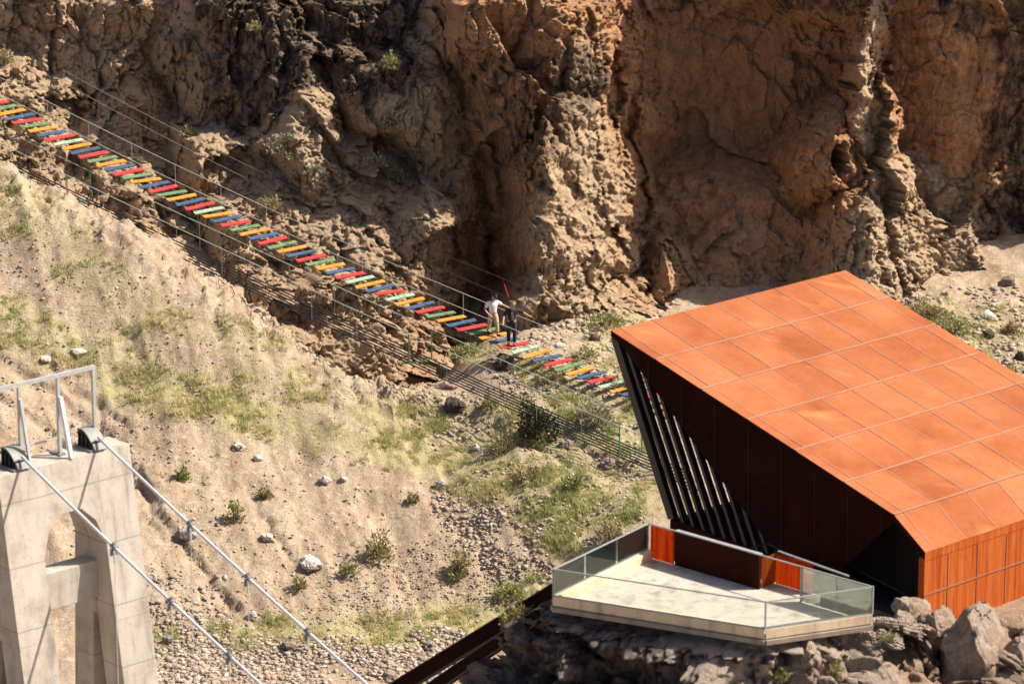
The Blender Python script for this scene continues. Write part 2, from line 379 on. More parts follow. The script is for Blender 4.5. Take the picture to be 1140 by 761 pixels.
#@@TERRAIN
# ------------------------------------------------------------------ terrain
def smooth(a, b, x):
    t = np.clip((x - a) / (b - a), 0, 1); return t * t * (3 - 2 * t)
def poly_sd(px, py, poly):
    """signed distance to a polygon, negative inside"""
    poly = np.asarray(poly, float); d = np.full(px.shape, 9e9); ins = np.zeros(px.shape, bool)
    for (x0, y0), (x1, y1) in zip(poly, np.roll(poly, -1, 0)):
        ex, ey = x1 - x0, y1 - y0; wx, wy = px - x0, py - y0
        t = np.clip((wx * ex + wy * ey) / (ex * ex + ey * ey), 0, 1)
        d = np.minimum(d, (wx - t * ex) ** 2 + (wy - t * ey) ** 2)
        c = ((y0 <= py) != (y1 <= py)) & (px < (x1 - x0) * (py - y0) / (y1 - y0 + 1e-12) + x0)
        ins ^= c
    d = np.sqrt(d); return np.where(ins, -d, d)
def line_sd(px, py, pts):
    """distance to a polyline and the side (positive: left of its direction)"""
    d = np.full(px.shape, 9e9); sg = np.zeros(px.shape)
    for (x0, y0), (x1, y1) in zip(pts[:-1], pts[1:]):
        ex, ey = x1 - x0, y1 - y0; wx, wy = px - x0, py - y0
        t = np.clip((wx * ex + wy * ey) / (ex * ex + ey * ey), 0, 1)
        dd = np.hypot(wx - t * ex, wy - t * ey); m = dd < d
        d = np.where(m, dd, d); sg = np.where(m, np.sign(ex * wy - ey * wx), sg)
    return d, sg

CREST = [(-160, 120, 34), (0, 187, 30.5), (50, 212, 29.4), (100, 240, 27.8), (170, 272, 25.9), (240, 326, 23.7), (320, 380, 21.8), (400, 430, 19.9), (450, 441, 19.6)]
ctl = [Py(*c) for c in CREST]
for c in CREST[:-1]:                                     # the gully behind the crest
    p = Py(*c); ctl += [p + np.array([1.2, 3.2, -1.9]), p + np.array([2.2, 7.5, -2.6])]
for px, py, y in [(0, 300, 25.0), (0, 390, 20.5), (150, 350, 22.3), (150, 430, 19.6), (240, 420, 19.4), (300, 500, 16.3), (400, 500, 16.0), (200, 560, 12.6), (0, 560, 12.2),
                  (300, 620, 9.6), (450, 600, 11.2), (100, 690, 6.6), (200, 700, 6.0), (320, 705, 6.0), (450, 690, 6.8), (540, 680, 7.6), (200, 770, 1.0), (420, 770, 1.0), (0, 770, 1.0),
                  (500, 437, 20.0), (520, 500, 16.4), (600, 440, 18.6), (600, 520, 14.0), (600, 600, 10.4), (610, 650, 8.5), (700, 400, 22.2), (700, 450, 17.8), (700, 540, 12.2), (720, 580, 9.6),
                  (545, 400, 21.6), (545, 372, 25.5), (600, 358, 28.6), (640, 378, 26.0), (690, 345, 30.6), (760, 346, 32.2), (850, 344, 32.4), (1000, 330, 31.5), (1050, 338, 30.4), (1120, 300, 34),
                  (1140, 330, 31.5), (1060, 400, 24.5), (1140, 430, 21.5), (1250, 330, 31.5), (1250, 430, 21.5)]:
    ctl.append(Py(px, py, y))
ctl += [np.array(v, float) for v in [(15, 2, -1.3), (13, 9, -0.5), (18, 8, -0.2), (8, -6, -5.5), (20, -7, -5.5), (0, -10, -6.3), (-14, -20, -7.5), (10, -30, -8), (-40, -12, -6.5), (40, -12, -5), (-60, -40, -9), (60, -40, -8),
                                    (-45, 20, 4), (-45, 45, 10.5), (-60, 70, 12), (0, 70, 6), (60, 70, 8), (40, 20, 3.2), (60, 30, 4), (-60, -90, -10), (60, -90, -10), (0, -120, -11), (-5, 40, 3.5), (15, 45, 4.5), (30, 40, 5)]]
ctl = np.array(ctl)
def tps_fit(P):
    xy = P[:, :2]; n = len(P); r = np.linalg.norm(xy[:, None] - xy[None], axis=2)
    K = np.where(r > 0, r * r * np.log(np.maximum(r, 1e-9)), 0) + np.eye(n) * 0.25
    A = np.zeros((n + 3, n + 3)); A[:n, :n] = K; A[:n, n] = 1; A[:n, n + 1:] = xy; A[n, :n] = 1; A[n + 1:, :n] = xy.T
    return xy, np.linalg.solve(A, np.concatenate([P[:, 2], np.zeros(3)]))
TXY, TW = tps_fit(ctl)
def base_h(x, y):
    xc = np.clip(x, -60, 60); yc = np.clip(y, -120, 75)
    z = TW[-3] + TW[-2] * xc + TW[-1] * yc
    for (a, b_), w in zip(TXY, TW[:-3]):
        r2 = (xc - a) ** 2 + (yc - b_) ** 2
        z = z + w * 0.5 * r2 * np.log(np.maximum(r2, 1e-9))
    return z
SCARPS = [([(20, 398), (60, 425), (130, 490), (150, 520)], 0.42), ([(-40, 410), (20, 440), (60, 470), (110, 540)], 0.35), ([(60, 400), (100, 440), (135, 470)], 0.3), ([(165, 535), (200, 590), (232, 625), (262, 660)], 0.4), ([(300, 575), (325, 610)], 0.25), ([(110, 330), (170, 400)], 0.15),
          ([(120, 470), (160, 530), (175, 570)], 0.3), ([(640, 480), (690, 505)], 0.3), ([(560, 470), (620, 500), (650, 520)], 0.25)]
def ground(x, y):
    z = base_h(x, y); P = np.stack([x, y, z], 1)
    px, py = project(P)
    near = ((np.abs(x) < 45) & (y > -20) & (y < 60)).astype(float)
    fx, fy = x * 0.96 + y * 0.28, -x * 0.28 + y * 0.96
    G = np.stack([fx, fy * 0.22, np.zeros_like(x)], 1)
    hill = 1 - smooth(430, 560, px) * (1 - smooth(430, 500, py))
    riv = smooth(690, 715, py)
    z = z + near * ((0.11 * ridged(G, 1.9, 5, 3, 0.55) * (0.4 + 0.6 * hill) + 0.30 * fbm(P, 4.5, 3, 5) + 0.10 * fbm(P, 1.5, 6, 9, 0.58)) * (1 - 0.55 * riv))
    fa, ed = facet(np.stack([x + 0.15 * fbm(P, 0.8, 2, 70), y, np.zeros_like(x)], 1), 0.55, 31, 0.7)
    z = z + near * 0.05 * fa * smooth(-0.1, 0.5, fbm(P, 2.2, 3, 21))
    for pts, h in SCARPS:
        d, s = line_sd(px + 5 * fbm(P, 0.7, 3, 41), py + 5 * fbm(P, 0.7, 3, 44), pts)
        z = z - h * np.exp(-d / 15) * smooth(-2, 5, s * d) * near
    dc, _s = line_sd(px, py, [c[:2] for c in CREST]); cr = np.exp(-(dc / 28) ** 2) * near
    fz, _e = facet(np.stack([x, y, z], 1), 0.5, 35, 0.9); z = z + cr * (0.22 * fbm(P, 0.9, 5, 25, .6) + 0.45 * fz)
    return z
def axis(lo, hi, step, far):
    a = list(np.arange(lo, hi + 1e-6, step)); s = step
    r = []; v = hi
    while v < far: s *= 1.35; v += s; r.append(v)
    s = step; l = []; v = lo
    while v > -far: s *= 1.35; v -= s; l.append(v)
    return np.array(l[::-1] + a + r)
gx = axis(-27, 26, 0.10, 320); gy = axis(-4, 46, 0.10, 320)
X, Y = np.meshgrid(gx, gy); X = X.ravel(); Y = Y.ravel()
Z = ground(X, Y)
ter = mesh_np('hillside', np.stack([X, Y, Z], 1), grid_faces(len(gx), len(gy)), M['soil'], smooth=False)
tag(ter, kind='structure')
GREEN = [  # where grass grows: polygon, strength
    ([(110, 405), (200, 420), (320, 455), (450, 500), (600, 560), (660, 590), (640, 640), (560, 570), (430, 520), (300, 485), (180, 455), (110, 440)], 0.95),
    ([(0, 330), (90, 345), (180, 400), (120, 420), (0, 385)], 0.62), ([(0, 195), (60, 225), (140, 300), (230, 370), (160, 380), (60, 300), (0, 260)], 0.42),
    ([(240, 330), (330, 400), (400, 440), (330, 470), (250, 420)], 0.38),
    ([(168, 705), (300, 690), (430, 690), (560, 675), (560, 700), (440, 718), (320, 722), (168, 725)], 0.95),
    ([(440, 445), (520, 440), (640, 440), (720, 450), (740, 560), (720, 600), (640, 600), (560, 560), (470, 500)], 0.6),
    ([(380, 440), (470, 445), (560, 500), (640, 560), (560, 560), (440, 500)], 0.75),
    ([(500, 380), (560, 372), (570, 395), (520, 405)], 0.9), ([(640, 355), (700, 350), (720, 400), (650, 385)], 0.75), ([(1000, 330), (1140, 350), (1140, 440), (1040, 400)], 0.6),
    ([(560, 400), (720, 400), (730, 460), (600, 450)], 0.42), ([(560, 640), (620, 640), (600, 672), (550, 672)], 0.8)]
def green_of(P):
    px, py = project(P); g = np.zeros(len(P))
    wx, wy = 14 * fbm(P, 1.6, 3, 51), 12 * fbm(P, 1.6, 3, 57)
    for poly, s in GREEN:
        g = np.maximum(g, s * smooth(14, -10, poly_sd(px + wx, py + wy, poly)))
    return g
PG = np.stack([X, Y, Z], 1)
inw = (np.abs(X) < 30) & (Y > -6) & (Y < 48)
gv = np.zeros(len(X)); gv[inw] = green_of(PG[inw]); fattr(ter, 'green', gv)

# height lookup on the fine part of the grid
Zg = Z.reshape(len(gy), len(gx))
def gz(x, y):
    i = np.clip(np.searchsorted(gx, x) - 1, 0, len(gx) - 2); j = np.clip(np.searchsorted(gy, y) - 1, 0, len(gy) - 2)
    u = (x - gx[i]) / (gx[i + 1] - gx[i]); v = (y - gy[j]) / (gy[j + 1] - gy[j])
    return (Zg[j, i] * (1 - u) + Zg[j, i + 1] * u) * (1 - v) + (Zg[j + 1, i] * (1 - u) + Zg[j + 1, i + 1] * u) * v
def on_ground(px, py):
    """the point of the ground seen through a design pixel (first hit walking away from the camera)"""
    y = np.arange(-4, 46, 0.05); r = ray(px, py)
    P = CAM + r[None] * ((y - CAM[1]) / r[1])[:, None]
    below = P[:, 2] < gz(P[:, 0], y)
    k = int(np.argmax(below)) if below.any() else len(y) - 1
    return P[k]

# ------------------------------------------------------------------ cliff: buttresses standing in front of a hollowed back wall
def bumpf(px, py, cx, cy, rx, ry): return np.exp(-((px - cx) / rx) ** 2 - ((py - cy) / ry) ** 2)
def cliff_depth(px, py):
    y = np.interp(px, [-400, 0, 150, 330, 450, 520, 600, 690, 760, 860, 960, 1060, 1140, 1500], [46, 42, 41, 41, 40, 37.0, 37, 38.5, 41.5, 41.5, 39, 37.5, 38.2, 41])
    up = (340 - py) / 100.0
    y = y + np.where(px < 500, 0.5, -0.25) * np.where(up > 0, up, up * 0.3)
    y = y + 0.6 * bumpf(px, py, 780, 190, 110, 130)
    rims = [
        ([(688, 236), (740, 228), (800, 214), (870, 206), (905, 212), (910, 300), (900, 460), (660, 460), (680, 330)], (800, 330), 34.9, 2.2, -.006, 5000, 0, 0.8, 0.8),
        ([(760, 300), (800, 262), (850, 258), (880, 300), (880, 460), (750, 460)], (820, 320), 34.2, 2.6, -.012, 815, .02, 1.2, 1.2),
        # polygon, reference (x, y), depth, lean per 100 px, left slope, ridge x, right slope (m per px), flank left, flank right
        ([(-500, -500), (60, -500), (85, -60), (110, 20), (125, 90), (110, 170), (150, 260), (130, 480), (-500, 480)], (60, 150), 39.2, 4.3, .0, 40, .026, 2.0, 1.2),
        ([(70, -500), (160, -500), (168, -40), (172, 10), (192, 70), (203, 130), (238, 200), (285, 280), (330, 350), (380, 480), (90, 480), (118, 260), (100, 160), (118, 80), (95, 20)], (150, 150), 38.2, 4.2, .004, 150, .030, 2.2, 1.0),
        ([(-500, 175), (60, 185), (160, 225), (240, 280), (300, 330), (360, 380), (420, 480), (-500, 480)], (150, 260), 34.4, 4.1, -.004, 5000, 0, 2.0, 1.4),
        ([(200, -500), (305, -500), (318, -20), (330, 30), (338, 75), (318, 110), (262, 140), (218, 150), (203, 90), (206, 0)], (300, 60), 37.2, 1.1, -.022, 306, .03, 1.5, 1.8),
        ([(330, -500), (470, -500), (480, 0), (478, 60), (430, 70), (370, 60), (345, 40)], (410, 20), 37.6, 0.35, -.012, 470, .03, 1.8, 2.0),
        ([(338, 42), (372, 66), (362, 118), (345, 190), (300, 160), (318, 110)], (345, 90), 35.8, 4.2, -.006, 346, .03, 1.8, 1.2),
        ([(205, 150), (262, 130), (318, 105), (380, 118), (440, 118), (490, 112), (512, 150), (506, 200), (500, 262), (484, 276), (470, 300), (462, 360), (500, 420), (460, 470), (330, 470), (268, 330), (228, 230)], (400, 230), 32.4, 4.8, -.002, 420, .026, 1.8, 0.9),
        ([(382, 60), (430, 66), (470, 84), (502, 108), (524, 130), (522, 180), (512, 230), (500, 170), (452, 150), (400, 128), (378, 110)], (450, 110), 33.4, 1.6, -.020, 488, .035, 1.8, 1.0),
        ([(440, 255), (500, 225), (519, 232), (516, 320), (496, 372), (478, 415), (440, 448), (408, 440), (420, 380), (446, 330)], (490, 330), 28.6, 2.0, -.010, 470, .055, 1.6, 1.0),
        ([(262, 270), (330, 250), (420, 300), (455, 350), (452, 440), (400, 470), (330, 420), (280, 350)], (380, 350), 28.7, 4.2, -.003, 5000, 0, 1.6, 1.2),
        ([(640, -500), (652, -60), (650, 5), (646, 45), (664, 70), (668, 112), (684, 160), (693, 210), (682, 252), (672, 300), (694, 335), (716, 366), (560, 384), (570, 350), (604, 318), (600, 262), (590, 205), (596, 130), (604, 62), (622, 8), (600, -500)], (640, 220), 28.8, 1.9, -.034, 602, .050, 2.2, 1.8),
        ([(585, 205), (630, 196), (668, 235), (660, 300), (620, 320), (600, 290)], (630, 250), 28.3, 2.3, -.03, 610, .056, 2.0, 1.4),
        ([(506, -60), (560, -40), (620, 20), (620, 120), (596, 190), (556, 230), (522, 190), (528, 110), (510, 40)], (570, 90), 32.8, .1, -.020, 5000, .004, 1.4, 1.4),
        ([(560, 372), (586, 338), (640, 330), (700, 312), (724, 346), (760, 356), (740, 430), (560, 430)], (650, 352), 29.0, 5.0, .0, 640, .02, 1.8, 1.8),
        ([(738, 270), (754, 275), (778, 326), (764, 346), (722, 332), (716, 304)], (750, 300), 32.4, 1.8, -.05, 740, .07, 2.2, 2.2),
        ([(958, -500), (1012, -500), (1014, -60), (1010, 0), (994, 34), (980, 74), (976, 96), (990, 116), (988, 150), (1000, 178), (966, 190), (956, 150), (946, 90), (952, 40), (958, -60)], (980, 60), 33.8, .9, -.06, 956, .055, 3.0, 2.2),
        ([(900, 128), (935, 116), (960, 124), (978, 150), (984, 186), (952, 212), (905, 202), (888, 170)], (940, 150), 35.2, 2.8, -.02, 930, .045, 2.0, 1.8),
        ([(866, -500), (1000, -500), (1000, -10), (966, 6), (936, 16), (905, 20), (880, 12), (866, -10)], (930, 0), 35.8, -.2, -.02, 960, .03, 3.0, 2.5),
        ([(968, 196), (992, 178), (1044, 182), (1082, 192), (1087, 240), (1094, 292), (1082, 326), (1056, 344), (1030, 420), (860, 420), (862, 330), (898, 290), (920, 250), (944, 222)], (1000, 250), 32.0, 2.9, -.034, 976, .044, 2.0, 1.8),
        ([(1088, 180), (1110, 160), (1128, 168), (1118, 196), (1092, 204)], (1105, 175), 36.6, 2.0, 0, 1100, .03, 2.0, 2.0),
    ]
    for poly, (rx, ry), y0, lean, sl, ridge, sr, fl, fr in rims:
        sdv = poly_sd(px, py, poly)
        dep = y0 + lean * (ry - py) / 100.0 + np.where(px < ridge, sl * (px - ridge if ridge < 4000 else px - rx), sr * (px - ridge))
        mx = sum(p[0] for p in poly if p[0] > -400) / max(1, len([p for p in poly if p[0] > -400]))
        k = np.where(px < mx, fl, fr) * 0.037 * 1.6
        s = 7.0
        dep = dep + k * s * np.logaddexp(0, np.minimum(sdv / s, 60)) 
        y = np.minimum(y, dep)
    return y
cu = np.concatenate([np.linspace(-420, -40, 90, endpoint=False), np.linspace(-40, 1180, 940, endpoint=False), np.linspace(1180, 1520, 80)])
cv = np.concatenate([np.linspace(-420, -30, 80, endpoint=False), np.linspace(-30, 470, 430)])
PX, PYY = np.meshgrid(cu, cv); PX = PX.ravel(); PYY = PYY.ravel()
Q = np.stack([PX * 0.037, PYY * 0.037, np.zeros_like(PX)], 1)
wx = 9 * fbm(Q, 2.2, 5, 61, .6) + 3 * fbm(Q, 0.4, 3, 64); wy = 9 * fbm(Q, 2.2, 5, 67, .6) + 3 * fbm(Q, 0.4, 3, 69)
D = cliff_depth(PX + wx, PYY + wy)
D = D + np.where(PYY < 5, (5 - PYY) / 100 * 5.0, 0) * (1 - smooth(660, 720, PX) * (1 - smooth(-200, -260, PYY)) * 0.93)              # unseen upper face shaped for light: leans back left, steep right shades the hollow
r_ = FW[None] + ((PX - 570) / FPX)[:, None] * RT - ((PYY - 380.5) / FPX)[:, None] * UP
CP = CAM + r_ * ((D - CAM[1]) / r_[:, 1])[:, None]
# roughness: smooth in the hollows, broken on the buttresses
sm = np.maximum.reduce([bumpf(PX, PYY, 800, 150, 120, 170), bumpf(PX, PYY, 560, 300, 40, 60), 0.75 * bumpf(PX, PYY, 1090, 90, 90, 110), 0.5 * bumpf(PX, PYY, 545, 20, 50, 40)])
rough = (1 - 0.82 * np.clip(sm * 1.3, 0, 1)) * (1 - 0.5 * bumpf(PX, PYY, 645, 220, 50, 120)) * (1 - 0.4 * bumpf(PX, PYY, 980, 90, 22, 110))
CPs = CP * np.array([1, 1, 0.55])
jit = 0.6 * np.stack([fbm(CP, 1.5, 3, 81), fbm(CP, 1.5, 3, 83), fbm(CP, 1.5, 3, 85)], 1)
f0, e0 = facet(CPs + 0.30 * jit, 3.0, 95, 1.0)
f1, e1 = facet(CPs + 0.16 * jit, 1.3, 101, 1.15)
f2, e2 = facet(CPs + 0.05 * jit, 0.55, 131, 1.15)
f3, e3 = facet(CP * np.array([1, 1, 0.75]), 0.24, 161, 1.1)
f4, e4 = facet(CP, 0.12, 166, 0.9)
dip = CP[:, 2] + 0.35 * CP[:, 0] + 0.45 * fbm(CP, 1.6, 4, 171)
def saw(v, s):
    q = v / s; q = q - np.floor(q); return np.where(q < .8, q / .8, (1 - q) / .2) * s
strata = saw(dip, 1.15) * 0.30 + saw(dip + .3, 0.37) * 0.35
crack = np.exp(-(np.abs(vnoise(CP * np.array([1, 1, 0.22]) / 0.9 + 0.25 * jit, 123)) / 0.05) ** 2) + 0.6 * np.exp(-(np.abs(vnoise(CP * np.array([1, 1, 0.3]) / 0.38 + 0.2 * jit, 127)) / 0.06) ** 2)
disp = rough * (0.22 * fbm(CP, 3.6, 2, 111) + (0.62 - 0.24 * smooth(540, 470, PX)) * f0 + 0.36 * f1 + 0.16 * f2 + 0.42 * f3 + 0.75 * f4 + (0.75 - 0.3 * smooth(540, 470, PX)) * strata - 0.26 * crack - 0.14 * smooth(0.10, 0.0, e1)) \
    + (1 - rough) * (0.30 * fbm(CP, 2.4, 3, 113) + 0.16 * f0 + 0.10 * f1 + 0.20 * strata + 0.14 * f2 + 0.10 * f3 - 0.06 * crack)
side = rough * (0.07 * fbm(CP, 0.9, 4, 181, 0.6))
CP = CP + np.stack([side + 0.30 * disp * rough, -disp * 0.92, disp * 0.12 + rough * 0.06 * fbm(CP, 0.9, 4, 191, 0.6)], 1)
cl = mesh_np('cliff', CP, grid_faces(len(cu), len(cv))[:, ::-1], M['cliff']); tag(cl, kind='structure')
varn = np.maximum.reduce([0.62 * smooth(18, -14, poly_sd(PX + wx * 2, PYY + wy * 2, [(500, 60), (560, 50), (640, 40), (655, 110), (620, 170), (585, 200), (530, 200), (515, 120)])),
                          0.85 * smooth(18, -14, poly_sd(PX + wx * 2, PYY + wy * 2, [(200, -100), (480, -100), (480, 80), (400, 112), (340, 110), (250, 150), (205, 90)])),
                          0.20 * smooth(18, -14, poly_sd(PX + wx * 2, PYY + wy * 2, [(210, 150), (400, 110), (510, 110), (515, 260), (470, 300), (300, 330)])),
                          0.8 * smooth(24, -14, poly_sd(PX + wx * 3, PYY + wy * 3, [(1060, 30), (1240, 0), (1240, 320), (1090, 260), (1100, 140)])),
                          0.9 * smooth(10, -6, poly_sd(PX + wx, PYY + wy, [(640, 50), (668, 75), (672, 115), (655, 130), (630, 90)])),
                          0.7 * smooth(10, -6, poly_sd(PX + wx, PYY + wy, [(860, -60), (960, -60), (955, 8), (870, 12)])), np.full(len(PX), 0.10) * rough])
rust = np.maximum.reduce([0.95 * smooth(30, -20, poly_sd(PX + wx * 2, PYY + wy * 2, [(490, -120), (1300, -120), (1300, 230), (1100, 200), (980, 170), (960, 260), (760, 260), (692, 200), (650, 20), (600, 60), (600, 330), (510, 340)])),
                          0.55 * smooth(30, -20, poly_sd(PX + wx, PYY + wy, [(690, 200), (980, 240), (900, 340), (690, 340)])),
                          0.6 * smooth(14, -10, poly_sd(PX + wx, PYY + wy, [(118, 20), (170, 0), (190, 90), (180, 170), (130, 150)])), 0.6 * smooth(14, -10, poly_sd(PX + wx, PYY + wy, [(480, 90), (525, 130), (518, 330), (480, 420), (450, 430), (490, 250)])),
                          np.full(len(PX), 0.08)])
pale = np.maximum(smooth(8, -6, poly_sd(PX + wx, PYY + wy, [(1006, -60), (1003, 0), (986, 34), (972, 74), (982, 116), (992, 178), (970, 190), (962, 150), (950, 90), (962, 20), (964, -60)])),
                  np.maximum(smooth(10, -8, poly_sd(PX + wx, PYY + wy, [(985, 180), (1044, 182), (1082, 192), (1092, 290), (1056, 344), (930, 345), (950, 250)])), smooth(10, -8, poly_sd(PX + wx, PYY + wy, [(605, 190), (668, 118), (693, 210), (672, 300), (716, 360), (570, 380), (590, 300)]))))
rust = rust * (1 - .85 * pale); varn = varn * (1 - .8 * pale)  # sunlit buttress faces lightened in colour to stand in for the sun
fattr(cl, 'varnish_shade', varn); fattr(cl, 'rust', rust)

# ------------------------------------------------------------------ the promontory that carries terrace and pavilion
TZ, PZ = 8.48, 5.42                      # terrace and pavilion levels above the foot of the far slope
rimpx = [((1300, 640), 7.9, .25), ((1140, 684), 7.75, 1.2), ((1085, 690), 7.75, 1.3), ((1040, 700), 7.8, 1.35), ((1008, 692), 8.0, 1.4), ((973, 690), 8.05, 1.3), ((853, 703), 8.08, .85), ((740, 686), 8.08, .75), ((660, 673), 8.08, .62),
         ((614, 666), 8.08, .62), ((625, 650), 8.05, .45), ((690, 636), 7.9, .2), ((742, 628), 7.6, .15)]
rim = [np.append(Pz(*p, z), sl) for p, z, sl in rimpx]
d_ = np.array([math.cos(R(42.5)), math.sin(R(42.5))])
rim += [np.array([rim[-1][0] + d_[0] * 4, rim[-1][1] + d_[1] * 4 + 3.5, 5.2, .3]), np.array([12, 3.5, 5.2, .3]), np.array([26, 4, 6, .3])]
rim = np.array(rim)[::-1]; rim = np.vstack([rim, rim[:1]])
seg = np.linalg.norm(np.diff(rim[:, :2], axis=0), axis=1); cum = np.concatenate([[0], np.cumsum(seg)])
su = np.arange(0, cum[-1], 0.06); rx = np.stack([np.interp(su, cum, rim[:, k]) for k in range(4)], 1)
tg = np.roll(rx[:, :2], -1, 0) - np.roll(rx[:, :2], 1, 0); ker = np.ones(25) / 25
tg = np.stack([np.convolve(np.concatenate([tg[-12:, k], tg[:, k], tg[:12, k]]), ker, 'valid') for k in range(2)], 1); tg /= np.linalg.norm(tg, axis=1)[:, None]
nr = np.stack([tg[:, 1], -tg[:, 0]], 1)
cen = np.array([14.0, -9.0]); 
if np.mean(((rx[:, :2] - cen) * nr).sum(1)) < 0: nr = -nr
tv = np.concatenate([np.linspace(-1, -.06, 14), np.linspace(-.05, 0, 8, endpoint=False), np.arange(0, 5.5, 0.055), np.linspace(5.5, 17, 40)])
S, T = np.meshgrid(np.arange(len(su)), tv); S = S.ravel(); T = T.ravel()
Tp = np.maximum(T, 0); Tn = np.maximum(-T, 0)
out_ = rx[S, 3] * Tp + 0.02 * Tp ** 1.7
bx = rx[S, 0] * (1 - Tn) + cen[0] * Tn; by = rx[S, 1] * (1 - Tn) + cen[1] * Tn; bz = rx[S, 2] * (1 - smooth(0, .35, Tn)) + 5.3 * smooth(0, .35, Tn)
RP = np.stack([bx + nr[S, 0] * out_, by + nr[S, 1] * out_, bz - Tp], 1)
fa, ea = facet(RP * np.array([1, 1, 1.1]) + 0.3 * np.stack([fbm(RP, 1.0, 3, 201), fbm(RP, 1.0, 3, 203), fbm(RP, 1.0, 3, 205)], 1), 1.15, 211, 1.0)
fb, eb = facet(RP, 0.40, 221, 1.0)
am = smooth(-0.02, 0.6, T)
bed = fbm(np.stack([RP[:, 0] * .25, RP[:, 1] * .25, RP[:, 2] * 1.5 + RP[:, 0] * .3], 1), .5, 4, 261)
fc, ec = facet(RP, 0.16, 271, 1.0)
big_ = 1 + .55 * smooth(900, 1000, project(RP)[0])
dd = am * (0.50 * big_ * fbm(RP, 1.5, 3, 231) + 0.80 * big_ * fa + 0.75 * fb + 0.60 * fc + 0.18 * bed + 0.16 * ridged(RP, 0.7, 4, 241, 0.6) - 0.15 * smooth(0.12, 0, ea))
top_ = (1 - am) * (0.05 * fbm(RP, 0.5, 4, 251))
RP = RP + np.stack([nr[S, 0] * dd, nr[S, 1] * dd, am * np.clip(.55 * dd, -.6, .28) * smooth(.15, 1.0, T) + np.minimum(top_, 0.02)], 1)
rk = mesh_np('promontory', RP, grid_faces(len(su), len(tv)), M['outcrop']); tag(rk, kind='structure')
qx, qy = project(RP)
fattr(rk, 'varnish_shade', 0.06 + 0.72 * smooth(860, 690, qx)); fattr(rk, 'rust', 0.12 + 0.55 * smooth(960, 1040, qx))  # shade painted on the left flank, right front kept light as if sunlit
#@@OBJECTS
# ------------------------------------------------------------------ shared directions: U runs right and away, W right and towards the camera
AZ = R(42.5)
U = np.array([math.cos(AZ), math.sin(AZ), 0.0]); W = np.array([math.sin(AZ), -math.cos(AZ), 0.0]); ZUP = np.array([0, 0, 1.0])
def z_(v): return np.array([0, 0, float(v)])

# ------------------------------------------------------------------ pavilion
KP, KT = 0.885, 0.82
DEPTH = 13.2 * KP
R0 = Pz(1030, 700, PZ); Rt = Py(1030, 615, R0[1])
F_ = Ppl(995, 573, Rt, U); TL = Ppl(680, 368, Rt, U)
pav = empty('pavilion', (R0[0], R0[1], PZ), 'angular pavilion clad in orange weathering steel with a sloping panelled roof', 'pavilion')
TH = 0.21
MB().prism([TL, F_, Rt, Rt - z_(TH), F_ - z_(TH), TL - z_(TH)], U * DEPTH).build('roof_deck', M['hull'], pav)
rows = [TL + (F_ - TL) * k / 6 for k in range(7)]
cols = [0.0, 0.48 * KP] + [(0.48 + 1.72 * k) * KP for k in range(1, 8)] + [DEPTH]
cols = sorted(set([c for c in cols if c <= DEPTH]))
mb = MB(); tones = []
strips = [(rows[k], rows[k + 1]) for k in range(6)] + [(F_, Rt)]
for a, b in strips:
    nrm = np.cross(U, a - b); nrm /= np.linalg.norm(nrm); nrm *= np.sign(nrm[2])
    for c0, c1 in zip(cols[:-1], cols[1:]):
        q = [a + U * c0, a + U * c1, b + U * c1, b + U * c0]
        cc = sum(q) / 4; q = [cc + (p - cc) * 0.9985 for p in q]
        e = [rng.uniform(0.004, 0.016) for _ in q]
        mb.hexa([p + nrm * 0.001 for p in q], [p + nrm * (0.01 + h) for p, h in zip(q, e)]); tones += [rng.uniform(0, 1)] * 6
o = mb.build('roof', M['roof'], pav)
at = o.data.attributes.new('tone', 'FLOAT', 'FACE'); at.data.foreach_set('value', np.array(tones, np.float32))
mb = MB(); md = MB()
nr_ = np.cross(U, TL - F_); nr_ /= np.linalg.norm(nr_); nr_ *= np.sign(nr_[2])
for k in range(1, 7): mb.bar(rows[k] + nr_ * .03, rows[k] + U * DEPTH + nr_ * .03, 0.075, 0.03)
for c in cols[1:-1]:
    md.bar(TL + U * c + nr_ * .022, F_ + U * c + nr_ * .022, 0.055, 0.016, nr_)
    n2 = np.cross(U, F_ - Rt); n2 /= np.linalg.norm(n2); n2 *= np.sign(n2[2])
    md.bar(F_ + U * c + n2 * .022, Rt + U * c + n2 * .022, 0.05, 0.016, n2)
mb.build('batten', M['seam_light'], pav); md.build('seam', M['seam_dark'], pav)
# right wall, facing W
zb = PZ - 1.2
Rb = np.array([Rt[0], Rt[1], zb]); wt = Rt - z_(TH + 0.002)
MB().hexa([Rb, Rb + U * DEPTH, Rb + U * DEPTH - W * .25, Rb - W * .25], [wt, wt + U * DEPTH, wt + U * DEPTH - W * .25, wt - W * .25]).build('side_wall', M['wall_rust'], pav)
mb = MB(); cl_ = []
MB().prism([Rt + W * .012 - U * .01, Rt + W * .012 - U * .01 - z_(TH + .06), Rt + W * .012 + U * DEPTH - z_(TH + .06), Rt + W * .012 + U * DEPTH], -W * .01).build('fascia', M['wall_rust'], pav)
zj = Pz(1033, 662, 0); hj = Py(1033, 662, (Rt + U * .05)[1])[2]
mb.bar(np.array([*(Rt + W * .012)[:2], hj]), np.array([*(Rt + U * DEPTH + W * .012)[:2], hj]), 0.016, 0.05)
for c in [(1.27 + 1.6 * k) * KP for k in range(8)]:
    q = Rt + U * c + W * .012; mb.bar(np.array([q[0], q[1], zb]), q - z_(TH + .08), 0.03, 0.016, W)
mb.build('joint', M['seam_dark'], pav)
